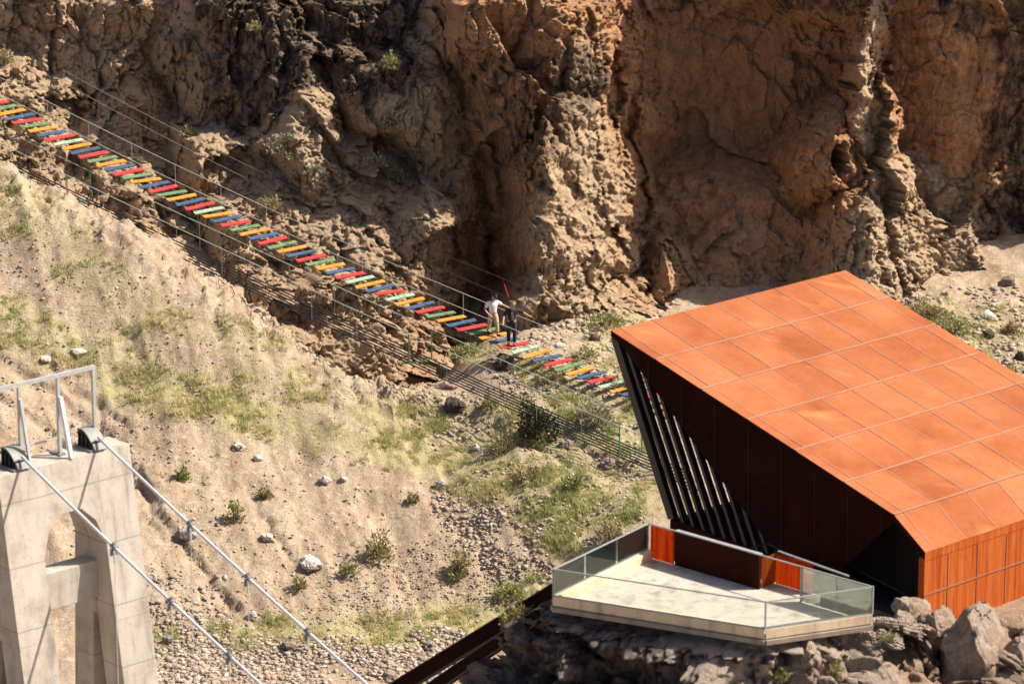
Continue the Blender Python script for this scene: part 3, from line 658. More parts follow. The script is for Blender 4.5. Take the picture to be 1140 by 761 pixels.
# outward leaning flank: upper triangle clad, lower triangle open between raking posts
b0 = Pz(746, 578, PZ + 0.42)
TLb = TL - z_(TH); Fb = F_ - z_(TH)
hn = np.cross(Fb - TLb, b0 - TLb); hn /= np.linalg.norm(hn); hn *= np.sign(hn @ U)     # pointing inwards
hp = lambda px, py: Ppl(px, py, TLb, hn)
h1, h3, h4 = hp(691, 384), hp(905, 662), hp(852, 601)
FbR = Fb + (Fb - TLb) * 0.0
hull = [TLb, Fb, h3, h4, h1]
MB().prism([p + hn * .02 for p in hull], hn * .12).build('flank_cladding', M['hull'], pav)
mb = MB()
def on_edge(pts, px):   # the point of a polyline under a design pixel column
    q = np.concatenate([np.linspace(a, b, 400) for a, b in zip(pts[:-1], pts[1:])]); xs, _ = project(q); return q[np.argmin(abs(xs - px))]
for px in range(722, 985, 37):     # upright joints of the cladding sheets
    a, b = on_edge([TLb, Fb], px), on_edge([h1, h4, h3, Fb], px); mb.bar(a + (b - a) * .03, b + (a - b) * .02, 0.022, 0.012, hn)
for s in (0.36, 0.70):
    a = TLb + (h4 - TLb) * s; b = Fb + (h3 - Fb) * s; mb.bar(a + (b - a) * .02, b, 0.012, 0.022, hn)
mb.build('joint', M['hull_joint'], pav)
# base line of the flank
bd = np.cross(hn, ZUP); bd /= np.linalg.norm(bd); bd *= np.sign(bd @ W)
pd = TLb - b0
def post_top(base):
    # along pd from base until it meets the diagonal lower edge h1-h4 of the cladding
    A_ = np.stack([pd, -(h4 - h1)], 1); s, *_ = np.linalg.lstsq(A_, h1 - base, rcond=None); return base + pd * min(1.0, s[0] + .02)
pe = np.cross(pd, hn); pe /= np.linalg.norm(pe)
for k in range(11):
    base = b0 + bd * KP * (0.58 * k + (0.1 if k else 0)); top = TLb + (h1 - TLb) * .2 if k == 0 else post_top(base)
    if (top - base) @ pd < 0.1: break
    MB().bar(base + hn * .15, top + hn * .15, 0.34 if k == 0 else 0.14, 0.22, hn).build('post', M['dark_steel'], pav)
bEnd = b0 + bd * 6.4
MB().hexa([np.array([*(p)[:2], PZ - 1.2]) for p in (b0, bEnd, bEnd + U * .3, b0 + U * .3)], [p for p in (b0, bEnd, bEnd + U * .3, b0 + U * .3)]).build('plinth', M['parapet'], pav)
q0 = b0 + U * .3
MB().hexa([np.array([*(p)[:2], PZ - 1.2]) for p in (q0, q0 + U * 9.3, q0 + U * 9.3 + W * .3, q0 + W * .3)], [p for p in (q0, q0 + U * 9.3, q0 + U * 9.3 + W * .3, q0 + W * .3)]).build('plinth', M['dark_steel'], pav)
fl = [b0 + U * .3, b0 + U * 10.1, Rb + U * 11.4 - W * .3, Rb + U * .4 - W * .3]
fl = [np.array([p[0], p[1], PZ + .05]) for p in fl]
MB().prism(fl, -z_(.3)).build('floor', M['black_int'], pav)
def zroof(p):   # underside of the roof over a plan point
    s = (p - Rt) @ W; sF = (F_ - Rt) @ W; sT = (TL - Rt) @ W
    return (np.interp(s, [sT, sF, 0], [TL[2], F_[2], Rt[2]])) - TH - .01
iw = b0 + W * 3.2 + U * 1.7
def wall_between(a, b, th, name, mat, z0=PZ - 1.15):
    d = (b - a); d[2] = 0; d /= np.linalg.norm(d); nn = np.array([-d[1], d[0], 0]) * th
    MB().hexa([np.array([*p[:2], z0]) for p in (a, b, b + nn, a + nn)], [np.array([*p[:2], zroof(p)]) for p in (a, b, b + nn, a + nn)]).build(name, mat, pav)
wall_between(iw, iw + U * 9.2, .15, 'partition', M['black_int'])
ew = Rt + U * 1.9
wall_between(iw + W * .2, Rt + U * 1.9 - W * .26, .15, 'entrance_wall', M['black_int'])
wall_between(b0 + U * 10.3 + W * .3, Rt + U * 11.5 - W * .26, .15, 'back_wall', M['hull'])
# handrails by the entrance
a, b = Pz(908, 612, PZ + .9), Pz(962, 638, PZ + .66); c = Pz(1014, 664, PZ + .45)
MB().tube([a, b, c], .03).build('handrail', M['dark_steel'], pav)
a, b, c = Pz(838, 609, PZ + 1.0), Pz(853, 604, PZ + 1.08), Pz(876, 615, PZ + 1.0)
MB().tube([a, b, c, c - z_(.9)], .028).build('handrail', M['dark_steel'], pav)

# ------------------------------------------------------------------ terrace
A, B, Cc, Dd = [Pz(*p, TZ) for p in ((616, 663), (852, 700), (971, 683), (722, 611))]
FLZ = TZ - 0.27
ter_o = empty('viewing_terrace', (A[0], A[1], TZ - .5), 'pale concrete viewing terrace on the rock in front of the rusty pavilion', 'terrace')
def at_z(p, z): return np.array([p[0], p[1], z])
dcd = (Cc - Dd) / np.linalg.norm(Cc - Dd); dcn = np.array([-dcd[1], dcd[0], 0]); dcn *= np.sign(dcn @ U)
back = [Cc + dcn * .04, Cc + (Dd - Cc) * .30 + dcn * .04, Cc + (Dd - Cc) * .30 + dcn * .86, Cc + (Dd - Cc) * .52 + dcn * .86, Dd + dcn * .12]
MB().prism([at_z(p, FLZ) for p in (A, B, Cc, *back, Dd)], -z_(.22)).build('floor_slab', M['slab'], ter_o)
def inset(p, q, w):
    d = (q - p); d /= np.linalg.norm(d); n = np.array([-d[1], d[0], 0]); 
    cen = (A + B + Cc + Dd) / 4
    if n @ (cen - p) < 0: n = -n
    return d, n * w
for p, q, nm in ((A, B, 'kerb'), (B, Cc, 'kerb'), (Dd, A, 'kerb')):
    d, n_ = inset(p, q, .2); o_ = -n_ / .2 * .04
    pp, qq = p + d * .003, q - d * .003
    MB().hexa([at_z(v, FLZ - .02) for v in (pp + o_, qq + o_, qq + n_ - d * .1, pp + n_ + d * .1)], [at_z(v, TZ) for v in (pp + o_, qq + o_, qq + n_ - d * .1, pp + n_ + d * .1)]).build(nm, M['kerb'], ter_o, bevel=.01)
    o2 = -n_ / .2 * .11
    MB().hexa([at_z(v, TZ - .47) for v in (p + o2, q + o2, q + n_, p + n_)], [at_z(v, FLZ - .06) for v in (p + o2, q + o2, q + n_, p + n_)]).build('footing', M['footing'], ter_o)
rail = empty('glass_railing', (B[0], B[1], TZ), 'glass balustrade with a thin steel top rail round the concrete terrace', 'railing')
GH = TZ + 0.82
def panes(p, q, n, z0=TZ, z1=GH):
    d = (q - p) / n; e = d / np.linalg.norm(d)
    nn = np.array([-e[1], e[0], 0]) * .012
    for k in range(n):
        a, b = p + d * k + e * .012, p + d * (k + 1) - e * .012
        MB().hexa([at_z(v, z0 + .01) for v in (a - nn * .5, b - nn * .5, b + nn * .5, a + nn * .5)], [at_z(v, z1) for v in (a - nn * .5, b - nn * .5, b + nn * .5, a + nn * .5)]).build('glass_pane', M['glass'], rail)
def on_dc(px):   # point of the back line under a design pixel column
    t = np.linspace(0, 1, 2000); P = Dd[None] + (Cc - Dd)[None] * t[:, None]; xs, _ = project(P); return P[np.argmin(abs(xs - px))]
panes(A, B, 5); panes(B, Cc, 2); panes(A, Dd, 3); g0 = on_dc(892); panes(g0, Cc, 2, FLZ + .02)
for p, q in ((A, B), (B, Cc), (A, Dd), (Dd, Cc)):
    d, _n = inset(p, q, 1)
    MB().bar(at_z(p, GH + .03) + d * .032, at_z(q, GH + .03) - d * .032, .042, .035).build('top_rail', M['rail_steel'], rail)
for p in (A, B, Cc, Dd):
    MB().bar(at_z(p, TZ), at_z(p, GH + .06), .045, .045, U).build('corner_post', M['rail_steel'], rail)
MB().bar(at_z(g0, FLZ), at_z(g0, GH), .06, .06, U).build('corner_post', M['rail_steel'], rail)
for p, q in ((A, B), (B, Cc), (A, Dd)):
    d, _n = inset(p, q, 1); MB().bar(at_z(p, TZ + .02) + d * .032, at_z(q, TZ + .02) - d * .032, .06, .035).build('base_channel', M['rail_steel'], rail)
par = empty('steel_parapet', (Dd[0], Dd[1], FLZ), 'low rusty steel parapet with bright orange end panels along the back of the terrace', 'parapet')
p1, p2 = on_dc(751), on_dc(845)
def panel(a, b, z0, z1, th, name, mat, lab=None):
    d = (b - a) / np.linalg.norm(b - a); n_ = np.array([-d[1], d[0], 0]) * th; n_ *= np.sign(n_ @ dcn) if abs(n_ @ dcn) > 1e-5 else 1
    MB().hexa([at_z(v, z0) for v in (a, b, b + n_, a + n_)], [at_z(v, z1) for v in (a, b, b + n_, a + n_)]).build(name, mat, par, label=lab)
q1 = Dd + dcd * .08
panel(q1, p1 - dcd * .02, FLZ + .01, GH - .01, .012, 'end_panel', M['amber'], 'bright orange end panel beside the glass corner')
for k in range(3):
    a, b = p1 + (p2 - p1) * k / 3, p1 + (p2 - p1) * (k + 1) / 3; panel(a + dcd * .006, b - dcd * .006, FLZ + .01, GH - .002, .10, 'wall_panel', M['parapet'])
r2 = p2 + dcn * .77
panel(p2 + dcn * .12, r2, FLZ + .01, GH - .12, .012, 'end_panel', M['amber'], 'bright orange panel at the step of the parapet')
r3 = on_dc(888) + dcn * .77
panel(r2 + dcd * .03, r3 - dcd * .02, FLZ + .01, GH - .12, .012, 'end_panel', M['amber'], 'bright orange panel beside the steel post')
MB().bar(at_z(p1, GH + .02) + dcn * .1, at_z(p2, GH + .02) + dcn * .1, .12, .04).build('coping', M['rail_steel'], par)
MB().bar(at_z(r2 + dcd * .05, GH - .06) + dcn * .08, at_z(on_dc(925) + dcn * .77, GH - .22) + dcn * .08, .09, .035).build('coping', M['clamp'], par)
sheet = MB().prism([Pz(868, 722, TZ - 1.02), Pz(905, 730, TZ - 1.1), Pz(903, 741, TZ - 1.42), Pz(866, 731, TZ - 1.3)], -z_(.012)).build('glass_sheet', M['glass'])
tag(sheet, 'loose sheet of pale green glass lying on the rock below the terrace corner', 'glass sheet')

# dark steel walkway parapets going down to the left of the terrace
for (pa, ya, pb, yb, h, lab) in (((617, 648), -21.5, (432, 762), -16.6, .50, 'dark rusty steel walkway beam rising from the bottom edge to the terrace corner'),
                                 ((600, 676), -22.4, (455, 775), -17.4, .40, 'lower dark steel walkway beam with a pale top edge, half hidden by the rock')):
    a, b = Py(*pa, ya), Py(*pb, yb); b = b + (b - a) * .5
    g = empty('walkway_beam', (a[0], a[1], a[2]), lab, 'beam', 'steel beams of the walkway')
    MB().bar(a - z_(h / 2 + .04), b - z_(h / 2 + .04), .12, h).build('web_plate', M['girder'], g)
    MB().bar(a, b, .10 if h < .5 else .2, .035).build('top_flange', M['clamp'] if h < .5 else M['dark_steel'], g)
    MB().bar(a - z_(h + .09), b - z_(h + .09), .24, .06).build('bottom_flange', M['dark_steel'], g)

# ------------------------------------------------------------------ concrete pylon with its saddles and the two main cables
T0 = Py(144, 494, -20.0); LW = np.linalg.norm(Pz(8, 535, T0[2]) - T0)
def L(a, b, z): return T0 + U * a + W * b + z_(z)       # a: along the beam (negative to the left), b: towards the span, z: below the top
pyl = empty('bridge_pylon', L(-LW / 2, -.5, -19.5), 'weathered concrete portal pylon with an arched opening, cables running off its top', 'pylon')
def bf(z): return 0.155 * -z
def bb(z): return -1.05 - 0.05 * -z
CWD = 1.28
def col_mb(a0, a1):
    mb = MB(); zs = [0, -1.9, -3.9, -5.2]
    for z1, z0 in zip(zs[:-1], zs[1:]):
        mb.hexa([L(a0, bb(z0), z0), L(a1, bb(z0), z0), L(a1, bf(z0), z0), L(a0, bf(z0), z0)], [L(a0, bb(z1), z1), L(a1, bb(z1), z1), L(a1, bf(z1), z1), L(a0, bf(z1), z1)])
    z1, z0 = -5.19, -20.5
    for lo, hi in ((lambda z: bf(z) - .95, bf), (bb, lambda z: bb(z) + .95)):
        mb.hexa([L(a0, lo(z0), z0), L(a1, lo(z0), z0), L(a1, hi(z0), z0), L(a0, hi(z0), z0)], [L(a0, lo(z1), z1), L(a1, lo(z1), z1), L(a1, hi(z1), z1), L(a0, hi(z1), z1)])
    return mb
for a0, a1 in ((-CWD, -.004), (-LW + .004, -LW + CWD)):
    me = col_mb(a0, a1).build('column', M['concrete'], pyl)
# top beam with haunches
zt = -1.55
prof = [(-CWD + .003, 0), (-CWD + .003, -2.75), (-CWD - .28, -2.0), (-CWD - .75, zt), (-LW + CWD + .75, zt), (-LW + CWD + .28, -2.0), (-LW + CWD - .003, -2.75), (-LW + CWD - .003, 0)]
V = [L(a, bb(z) + .01, z) for a, z in prof] + [L(a, bf(z) - .004, z) for a, z in prof]
n_ = len(prof)
MB().add(V, [tuple(range(n_)), tuple(range(2 * n_ - 1, n_ - 1, -1))] + [(i, (i + 1) % n_, n_ + (i + 1) % n_, n_ + i) for i in range(n_)]).build('top_beam', M['concrete'], pyl)
cz1, cz0 = -3.45, -4.65
MB().hexa([L(a, b, cz0) for a, b in ((-LW + CWD - .01, -.75), (-CWD + .01, -.75), (-CWD + .01, bf(cz0) - .80), (-LW + CWD - .01, bf(cz0) - .80))],
          [L(a, b, cz1) for a, b in ((-LW + CWD - .01, -.75), (-CWD + .01, -.75), (-CWD + .01, bf(cz0) - .80), (-LW + CWD - .01, bf(cz0) - .80))]).build('cross_beam', M['concrete'], pyl, bevel=.02)
def a_of(px, b=-.55):
    t = np.linspace(-9, 2, 3000); P = L(0, b, 0)[None] + U[None] * t[:, None]; xs, _ = project(P); return t[np.argmin(abs(xs - px))]
def saddle(px, b_c, lab):
    a = a_of(px, b_c); k_ = .84
    def L(a_, b_, z_q): return T0 + U * (a + (a_ - a) * k_) + W * (b_c + (b_ - b_c) * k_) + z_(z_q * k_ + (.0 if z_q > .01 else .001))
    s = empty('cable_saddle', L(a, b_c, 0), lab, 'cable saddle', 'cable saddles on top of the pylon')
    w2 = .26
    MB().hexa([L(a + x, b_c + y, .002) for x, y in ((-.42, -.5), (.42, -.5), (.42, .55), (-.42, .55))], [L(a + x, b_c + y, .09) for x, y in ((-.42, -.5), (.42, -.5), (.42, .55), (-.42, .55))]).build('base_plate', M['clamp'], s)
    arc = [(-.42 + .84 * t, .60 + .12 * math.sin(math.pi * (t * .9 + .12)) - .26 * t ** 2.2) for t in np.linspace(0, 1, 9)]
    for sx in (-w2, w2 - .05):
        MB().prism([L(a + sx, b_c + y, z) for y, z in [(-.40, .09), (.46, .09)] + arc[::-1]], U * .042).build('cheek_plate', M['black_int'] if sx < 0 else M['saddle'], s)
    for y in (-.3, -.08, .16):
        MB().hexa([L(a + x, b_c + yy, .09) for x, yy in ((-w2 - .10, y), (-w2 - .001, y), (-w2 - .001, y + .04), (-w2 - .10, y + .04))],
                  [L(a + x, b_c + yy, .55) for x, yy in ((-w2 - .07, y), (-w2 - .001, y), (-w2 - .001, y + .04), (-w2 - .07, y + .04))]).build('rib', M['dark_steel'], s)
    mb = MB()
    for (y0, z0), (y1, z1) in zip(arc[:-1], arc[1:]):
        mb.hexa([L(a + x, b_c + y, z + .002) for x, y, z in ((-.29, y0, z0), (.29, y0, z0), (.29, y1, z1), (-.29, y1, z1))], [L(a + x, b_c + y, z + .05) for x, y, z in ((-.29, y0, z0), (.29, y0, z0), (.29, y1, z1), (-.29, y1, z1))])
    mb.build('cover_plate', M['saddle'], s)
    MB().hexa([L(a + x, b_c + y, .09) for x, y in ((-w2, .462), (w2, .462), (w2, .66), (-w2, .66))], [L(a + x, b_c + y, .30) for x, y in ((-w2, .462), (w2, .462), (w2, .50), (-w2, .50))]).build('end_block', M['saddle'], s)
    return a
sa = saddle(16, -.5, 'dark ribbed cable saddle at the left corner of the pylon top')
sb = saddle(101, -.5, 'dark ribbed cable saddle beside the end post, right side of the pylon top')
def main_cable(a, p_end, clamps, lab, glab):
    st = L(a, -.1, .42); en = Ppl(*p_end, st, U); dv = en - st; d2 = dv / np.linalg.norm(dv)
    o = empty('suspension_cable', st, lab, 'cable', 'main cables of the suspension bridge')
    n = 24; pts = [st + dv * t + z_(-0.25 * 4 * t * (1 - t) * .35) for t in np.linspace(0, 1, n)]; pts.append(en + d2 * 5 + z_(.25))
    MB().tube(pts, .048, 10).build('cable', M['cable'], o, smooth=True)
    P = np.array(pts); xs, ys = project(P)
    for cx in clamps:
        k = int(np.argmax(xs > cx)) - 1; f = (cx - xs[k]) / (xs[k + 1] - xs[k]); c = P[k] + (P[k + 1] - P[k]) * f
        t = P[k + 1] - P[k]; t /= np.linalg.norm(t)
        q = MB().tube([c - t * .13, c + t * .10], .074, 10)
        q.bar(c + U * .09 - z_(.0), c + U * .09 - z_(.24), .04, .10, U); q.bar(c - U * .09, c - U * .09 - z_(.24), .04, .10, U); q.bar(c + z_(.06), c + z_(.15), .06, .08, U)
        cl = q.build('clamp', M['clamp'], o)
        # threaded end and hanger rope
        MB().tube([c - z_(.18), c - z_(.48)], .035, 6).tube([c - z_(.45), c - z_(7.5 + .0)], .013, 6).build('hanger', M['cable'], o)
main_cable(sa, (290, 761), (127, 190.8, 255.6), 'near silver main cable running down from the left saddle with three clamps', 'a')
main_cable(sb, (408, 761), (212, 276, 343), 'far silver main cable running down from the right saddle past the white boulder', 'b')
fr = empty('guard_frame', L(-LW / 2, -.55, 0), 'galvanised steel guard frame with slanting braces on top of the pylon', 'guard frame')
RZ = Ppl(105, 406, L(0, -.55, 0), W)[2] - T0[2]
a1, a2, a3 = a_of(24), a_of(67), a_of(106)
MB().bar(L(-LW - 1.5, -.55, RZ - .06), L(a3 + .06, -.55, RZ - .06), .10, .12).build('top_rail', M['galv'], fr)
for a in (a1, a2, a3): MB().bar(L(a, -.55, .002), L(a, -.55, RZ - .125), .10, .10, U).build('post', M['galv'], fr)
MB().bar(L(a1, -.49, RZ * .80), L(a1, .0 - .08, .01), .09, .09, U).build('brace', M['galv'], fr)
MB().bar(L(a2 + .02, -.49, RZ * .72), L(a2 + .02, -.02, .01), .14, .10, U).build('brace', M['white_steel'], fr, label='white painted brace')
MB().bar(L(-LW - 1.5, -.86, .42), L(a2 + .5, -.86, .42), .05, .06).build('kick_rail', M['galv'], fr)
MB().hexa([L(a2 + x, y, .002) for x, y in ((-.12, -.95), (.12, -.95), (.12, -.4), (-.12, -.4))], [L(a2 + x, y, .06) for x, y in ((-.12, -.95), (.12, -.95), (.12, -.4), (-.12, -.4))]).build('foot_plate', M['clamp'], fr)

# ------------------------------------------------------------------ hanging plank bridge
PK = np.array([(-4, -7, 115.5), (0, 30.3, 134.7), (4, 66.3, 153.9), (8, 104.5, 172.6), (12, 142.9, 191.8), (16, 181.6, 210.3), (20, 222.4, 229.2), (24, 262.6, 248.4), (28, 303.7, 267.6), (32, 346.3, 286.6),
               (36, 389.7, 306.0), (40, 433.9, 325.5), (44, 479.0, 344.9), (48, 525.5, 364.6), (52, 573.0, 383.8), (56, 621.5, 403.4), (60, 670.5, 422.7), (64, 720.0, 441.5), (68, 771, 460)])
bl_a, bl_b = Py(0, 121, 33.5), Py(720, 441.5, 18.2)
bn = np.cross(bl_b - bl_a, ZUP); bn /= np.linalg.norm(bn)
def bpt(k):
    return Ppl(np.interp(k, PK[:, 0], PK[:, 1]), np.interp(k, PK[:, 0], PK[:, 2]), bl_a, bn)
ks = np.arange(-6, 69); c3 = np.array([bpt(max(k, -4)) if k >= -4 else bpt(-4) + (bpt(-4) - bpt(-3)) * (-4 - k) for k in ks])
pz = np.polyfit(ks, c3[:, 2], 3); c3[:, 2] = np.polyval(pz, ks)
PDIR = np.array([math.cos(R(40)), math.sin(R(40)), 0])
PL = 1.52
brg = empty('plank_bridge', tuple(c3[40]), 'hanging footbridge of red, green, orange and blue wooden planks', 'footbridge')
cyc = ['red', 'green', 'orange', 'blue']
for k, c in zip(ks, c3):
    i = int(np.clip(k + 6, 1, len(ks) - 2)); t = c3[i + 1] - c3[i - 1]; t /= np.linalg.norm(t)
    colr = cyc[k % 4]
    if colr == 'green' and rng.random() < .33: colr = 'pale_green'
    d = PDIR * math.cos(rng.normal(0, .02)) + ZUP * rng.normal(0, .022) + t * rng.normal(0, .02); d /= np.linalg.norm(d)
    nn = np.cross(d, t); nn /= np.linalg.norm(nn); nn *= np.sign(nn[2]); e = np.cross(nn, d)
    # a plank is two boards side by side on two battens
    mb = MB(); c = c + nn * rng.normal(0, .008)
    for sft in (-.054, .054):
        ll = PL * rng.uniform(.97, 1.02); mb.bar(c + e * sft - d * ll / 2, c + e * sft + d * ll / 2 , .098, .045, nn)
    for q in (-.42, .42): mb.bar(c + d * q - e * .095 - nn * .045, c + d * q + e * .095 - nn * .045, .08, .04, nn)
    mb.build('plank', M['plank_' + colr], brg, label={'pale_green': 'faded pale green plank'}.get(colr, colr + ' painted plank'))
for off, nm in ((-.45, 'carrying_cable'), (.45, 'carrying_cable')):
    MB().tube([c + PDIR * off - z_(.085) for c in c3], .016, 6).build(nm, M['wire'], brg)
for off in (-.66, .66):
    MB().tube([c + PDIR * off + z_(.98) for c in c3], .014, 6).build('handrail_rope', M['rope'], brg)
for k in range(2, len(ks) - 8, 5):
    for off in (-.66, .66):
        MB().tube([c3[k] + PDIR * off + z_(.98), c3[k] + PDIR * off * .98 - z_(.06)], .010, 5).build('hanger_rope', M['rope'], brg)

# cable bridge beneath it
la, lb = Py(0, 181, 32.9), Py(702, 505, 13.9); ln_ = np.cross(lb - la, ZUP); ln_ /= np.linalg.norm(ln_)
LP = np.array([(-60, 152), (0, 181), (88, 226), (278, 314.5), (468, 402), (702, 505), (800, 547), (850, 568)], float)
lx = np.linspace(-60, 850, 60); pf = np.polyfit(LP[:, 0], LP[:, 1], 2); l3 = np.array([Ppl(x, np.polyval(pf, x), la, ln_) for x in lx])
lc = empty('cable_bridge', tuple(l3[30]), 'bare bridge of black steel cables with green frames slung below the planks', 'cable bridge')
for off in np.linspace(-.56, .56, 6): MB().tube([c + PDIR * off for c in l3], .027, 6).build('deck_cable', M['black_cable'], lc)
for off in (-.60, .60): MB().tube([c + PDIR * off + z_(1.28) for c in l3], .017, 6).build('handrail_rope', M['teal_rope'], lc)
def lpt(x): return np.array([np.interp(x, lx, l3[:, k]) for k in range(3)])
for x in (88, 468, 702):
    c = lpt(x); MB().bar(c - PDIR * .6, c + PDIR * .6, .045, .045).bar(c - PDIR * .6, c - PDIR * .6 + z_(1.28), .04, .04, PDIR).bar(c + PDIR * .6, c + PDIR * .6 + z_(1.28), .04, .04, PDIR).build('cross_frame', M['green_steel'], lc)
for x in np.arange(-40, 690, 50):
    if min(abs(x - v) for v in (88, 468, 702)) < 25: continue
    for off in (-.60, .60):
        c = lpt(x) + PDIR * off; MB().tube([c + z_(1.28), c], .009, 5).build('hanger_rope', M['wire'], lc)
# thin safety cables higher up
for i, (p, q, dy, lab) in enumerate(((((70, 78)), (640, 341), 0, 'upper of two thin grey safety cables above the plank bridge'), ((70, 92), (668, 372), 0.6, 'lower of two thin grey safety cables above the plank bridge'))):
    a, b = Py(*p, 36.5), Py(*q, 28.6 - dy)
    pts = [a + (b - a) * t - z_(.5 * 4 * t * (1 - t)) for t in np.linspace(0, 1, 30)]
    tag(MB().tube(pts, .011, 5).build('safety_cable', M['wire']), lab, 'cable', 'thin safety cables')
    if i == 0: top_c = pts
P_ = np.array(top_c); xs, _ = project(P_); j = int(np.argmin(abs(xs - 557)))
e_ = Py(566, 330, P_[j][1] - 4.5)
tag(MB().tube([P_[j] - z_(.02), P_[j] + (e_ - P_[j]) * .5, e_], .014, 6).build('red_strap', M['red_strap']), 'red safety strap hanging from the thin cable above the two walkers', 'strap')

# ------------------------------------------------------------------ people
def skin_mesh(name, joints, edges, mat, parent, sub=2):
    names = list(joints); me = bpy.data.meshes.new(name)
    me.from_pydata([joints[k][0] for k in names], [(names.index(a), names.index(b)) for a, b in edges], [])
    o = bpy.data.objects.new(name, me); COL.objects.link(o)
    md_ = o.modifiers.new('skin', 'SKIN'); md_.use_smooth_shade = True
    for i, k in enumerate(names):
        r = joints[k][1]; r = r * 1.12 if not isinstance(r, tuple) and parent.name.startswith('person') and r > .05 else r; me.skin_vertices[0].data[i].radius = (r, r) if not isinstance(r, tuple) else r
    me.skin_vertices[0].data[0].use_root = True
    ms = o.modifiers.new('sub', 'SUBSURF'); ms.levels = sub; ms.render_levels = sub
    dg = bpy.context.evaluated_depsgraph_get(); new = bpy.data.meshes.new_from_object(o.evaluated_get(dg))
    bpy.data.objects.remove(o)
    ob = bpy.data.objects.new(name, new); COL.objects.link(ob); new.materials.clear(); new.materials.append(mat)
    new.polygons.foreach_set('use_smooth', [True] * len(new.polygons)); ob.parent = parent
    return ob
def person(base, J, lab, top, legs, capm, shoe, extra=None):
    p = empty('person', tuple(base), lab, 'person')
    g = lambda k: J[k]
    body = {'pelvis': (g('pelvis'), .115), 'spine': (g('spine'), .12), 'chest': (g('chest'), .14), 'neck': (g('neck'), .055), 'chin': (g('chin'), .07), 'head': (g('head'), .098), 'crown': (g('crown'), .075)}
    E = [('pelvis', 'spine'), ('spine', 'chest'), ('chest', 'neck'), ('neck', 'chin'), ('chin', 'head'), ('head', 'crown')]
    for s in 'lr':
        body.update({'sh' + s: (g('sh' + s), .062), 'el' + s: (g('el' + s), .045), 'wr' + s: (g('wr' + s), .032), 'pm' + s: (g('pm' + s), .036),
                     'hip' + s: (g('hip' + s), .09), 'kn' + s: (g('kn' + s), .062), 'an' + s: (g('an' + s), .045), 'toe' + s: (g('toe' + s), .04)})
        E += [('chest', 'sh' + s), ('sh' + s, 'el' + s), ('el' + s, 'wr' + s), ('wr' + s, 'pm' + s), ('pelvis', 'hip' + s), ('hip' + s, 'kn' + s), ('kn' + s, 'an' + s), ('an' + s, 'toe' + s)]
    for s in 'lr':     # five fingers closing round what the hand holds
        pm = np.array(g('pm' + s)); wr = np.array(g('wr' + s)); d = (pm - wr); d /= np.linalg.norm(d); sd = np.cross(d, (0, 0, 1.0)); sd /= np.linalg.norm(sd)
        for i, (o_, l_) in enumerate(((-.028, .07), (-.010, .08), (.010, .077), (.027, .06))):
            a = pm + sd * o_ + d * .02; b = a + d * l_ * .5 - np.array([0, 0, .012]); c = b + d * l_ * .2 - np.array([0, 0, l_ * .4])
            body['f%s%da' % (s, i)] = (tuple(a), .011); body['f%s%db' % (s, i)] = (tuple(b), .010); body['f%s%dc' % (s, i)] = (tuple(c), .009)
            E += [('pm' + s, 'f%s%da' % (s, i)), ('f%s%da' % (s, i), 'f%s%db' % (s, i)), ('f%s%db' % (s, i), 'f%s%dc' % (s, i))]
        a = wr + (pm - wr) * .5 + sd * -.045; b = a + d * .04 - np.array([0, 0, .03])
        body['t%sa' % s] = (tuple(a), .012); body['t%sb' % s] = (tuple(b), .010); E += [('wr' + s, 't%sa' % s), ('t%sa' % s, 't%sb' % s)]
    # nose
    nz = np.array(g('head')) * .5 + np.array(g('chin')) * .5 + np.array(g('face')) * .095
    body['nose'] = (tuple(nz), .016); E.append(('chin', 'nose'))
    skin_mesh('body', body, E, M['skin'], p)
    fdir = np.array(g('face'), float)
    side_ = np.cross(fdir, (0, 0, 1.0)); hd = np.array(g('head'))
    ee = MB()
    for s in (-1, 1):
        c = hd + fdir * .088 + side_ * s * .034 - z_(.012); ee.bar(c - side_ * .014, c + side_ * .014, .012, .012)
    c = hd * .25 + np.array(g('chin')) * .75 + fdir * .07 - z_(.012); ee.bar(c - side_ * .024, c + side_ * .024, .01, .01)
    ee.build('face', M['hair'], None).parent = p
    for s in (-1, 1):
        c = hd + side_ * s * .095 - z_(.02); MB().bar(c - z_(.03), c + z_(.03), .02, .035, fdir).build('ear', M['skin'], None, smooth=True, bevel=.006).parent = p
    bl = lambda k, j, t: tuple(np.array(g(k)) * (1 - t) + np.array(g(j)) * t)
    sj = {'pelvis': (bl('pelvis', 'spine', -.1), .155), 'spine': (g('spine'), .145), 'chest': (g('chest'), .168), 'neckb': (bl('chest', 'neck', .55), .085)}
    se = [('pelvis', 'spine'), ('spine', 'chest'), ('chest', 'neckb')]
    slv = extra.get('sleeve', .75) if extra else .75
    for s in 'lr':
        sj['sh' + s] = (g('sh' + s), .088); sj['sl' + s] = (bl('sh' + s, 'el' + s, min(1, slv)), .072); se += [('chest', 'sh' + s), ('sh' + s, 'sl' + s)]
        if slv > 1: sj['cf' + s] = (bl('el' + s, 'wr' + s, slv - 1), .055); se.append(('sl' + s, 'cf' + s))
    skin_mesh('shirt', sj, se, M[top], p)
    tj = {'pelvis': (g('pelvis'), .146), 'waist': (bl('pelvis', 'spine', .7), .138)}; te = [('pelvis', 'waist')]
    for s in 'lr':
        tj['hip' + s] = (g('hip' + s), .112); tj['kn' + s] = (g('kn' + s), .083); tj['an' + s] = (bl('kn' + s, 'an' + s, .9), .07); te += [('pelvis', 'hip' + s), ('hip' + s, 'kn' + s), ('kn' + s, 'an' + s)]
    skin_mesh('trousers', tj, te, M[legs], p)
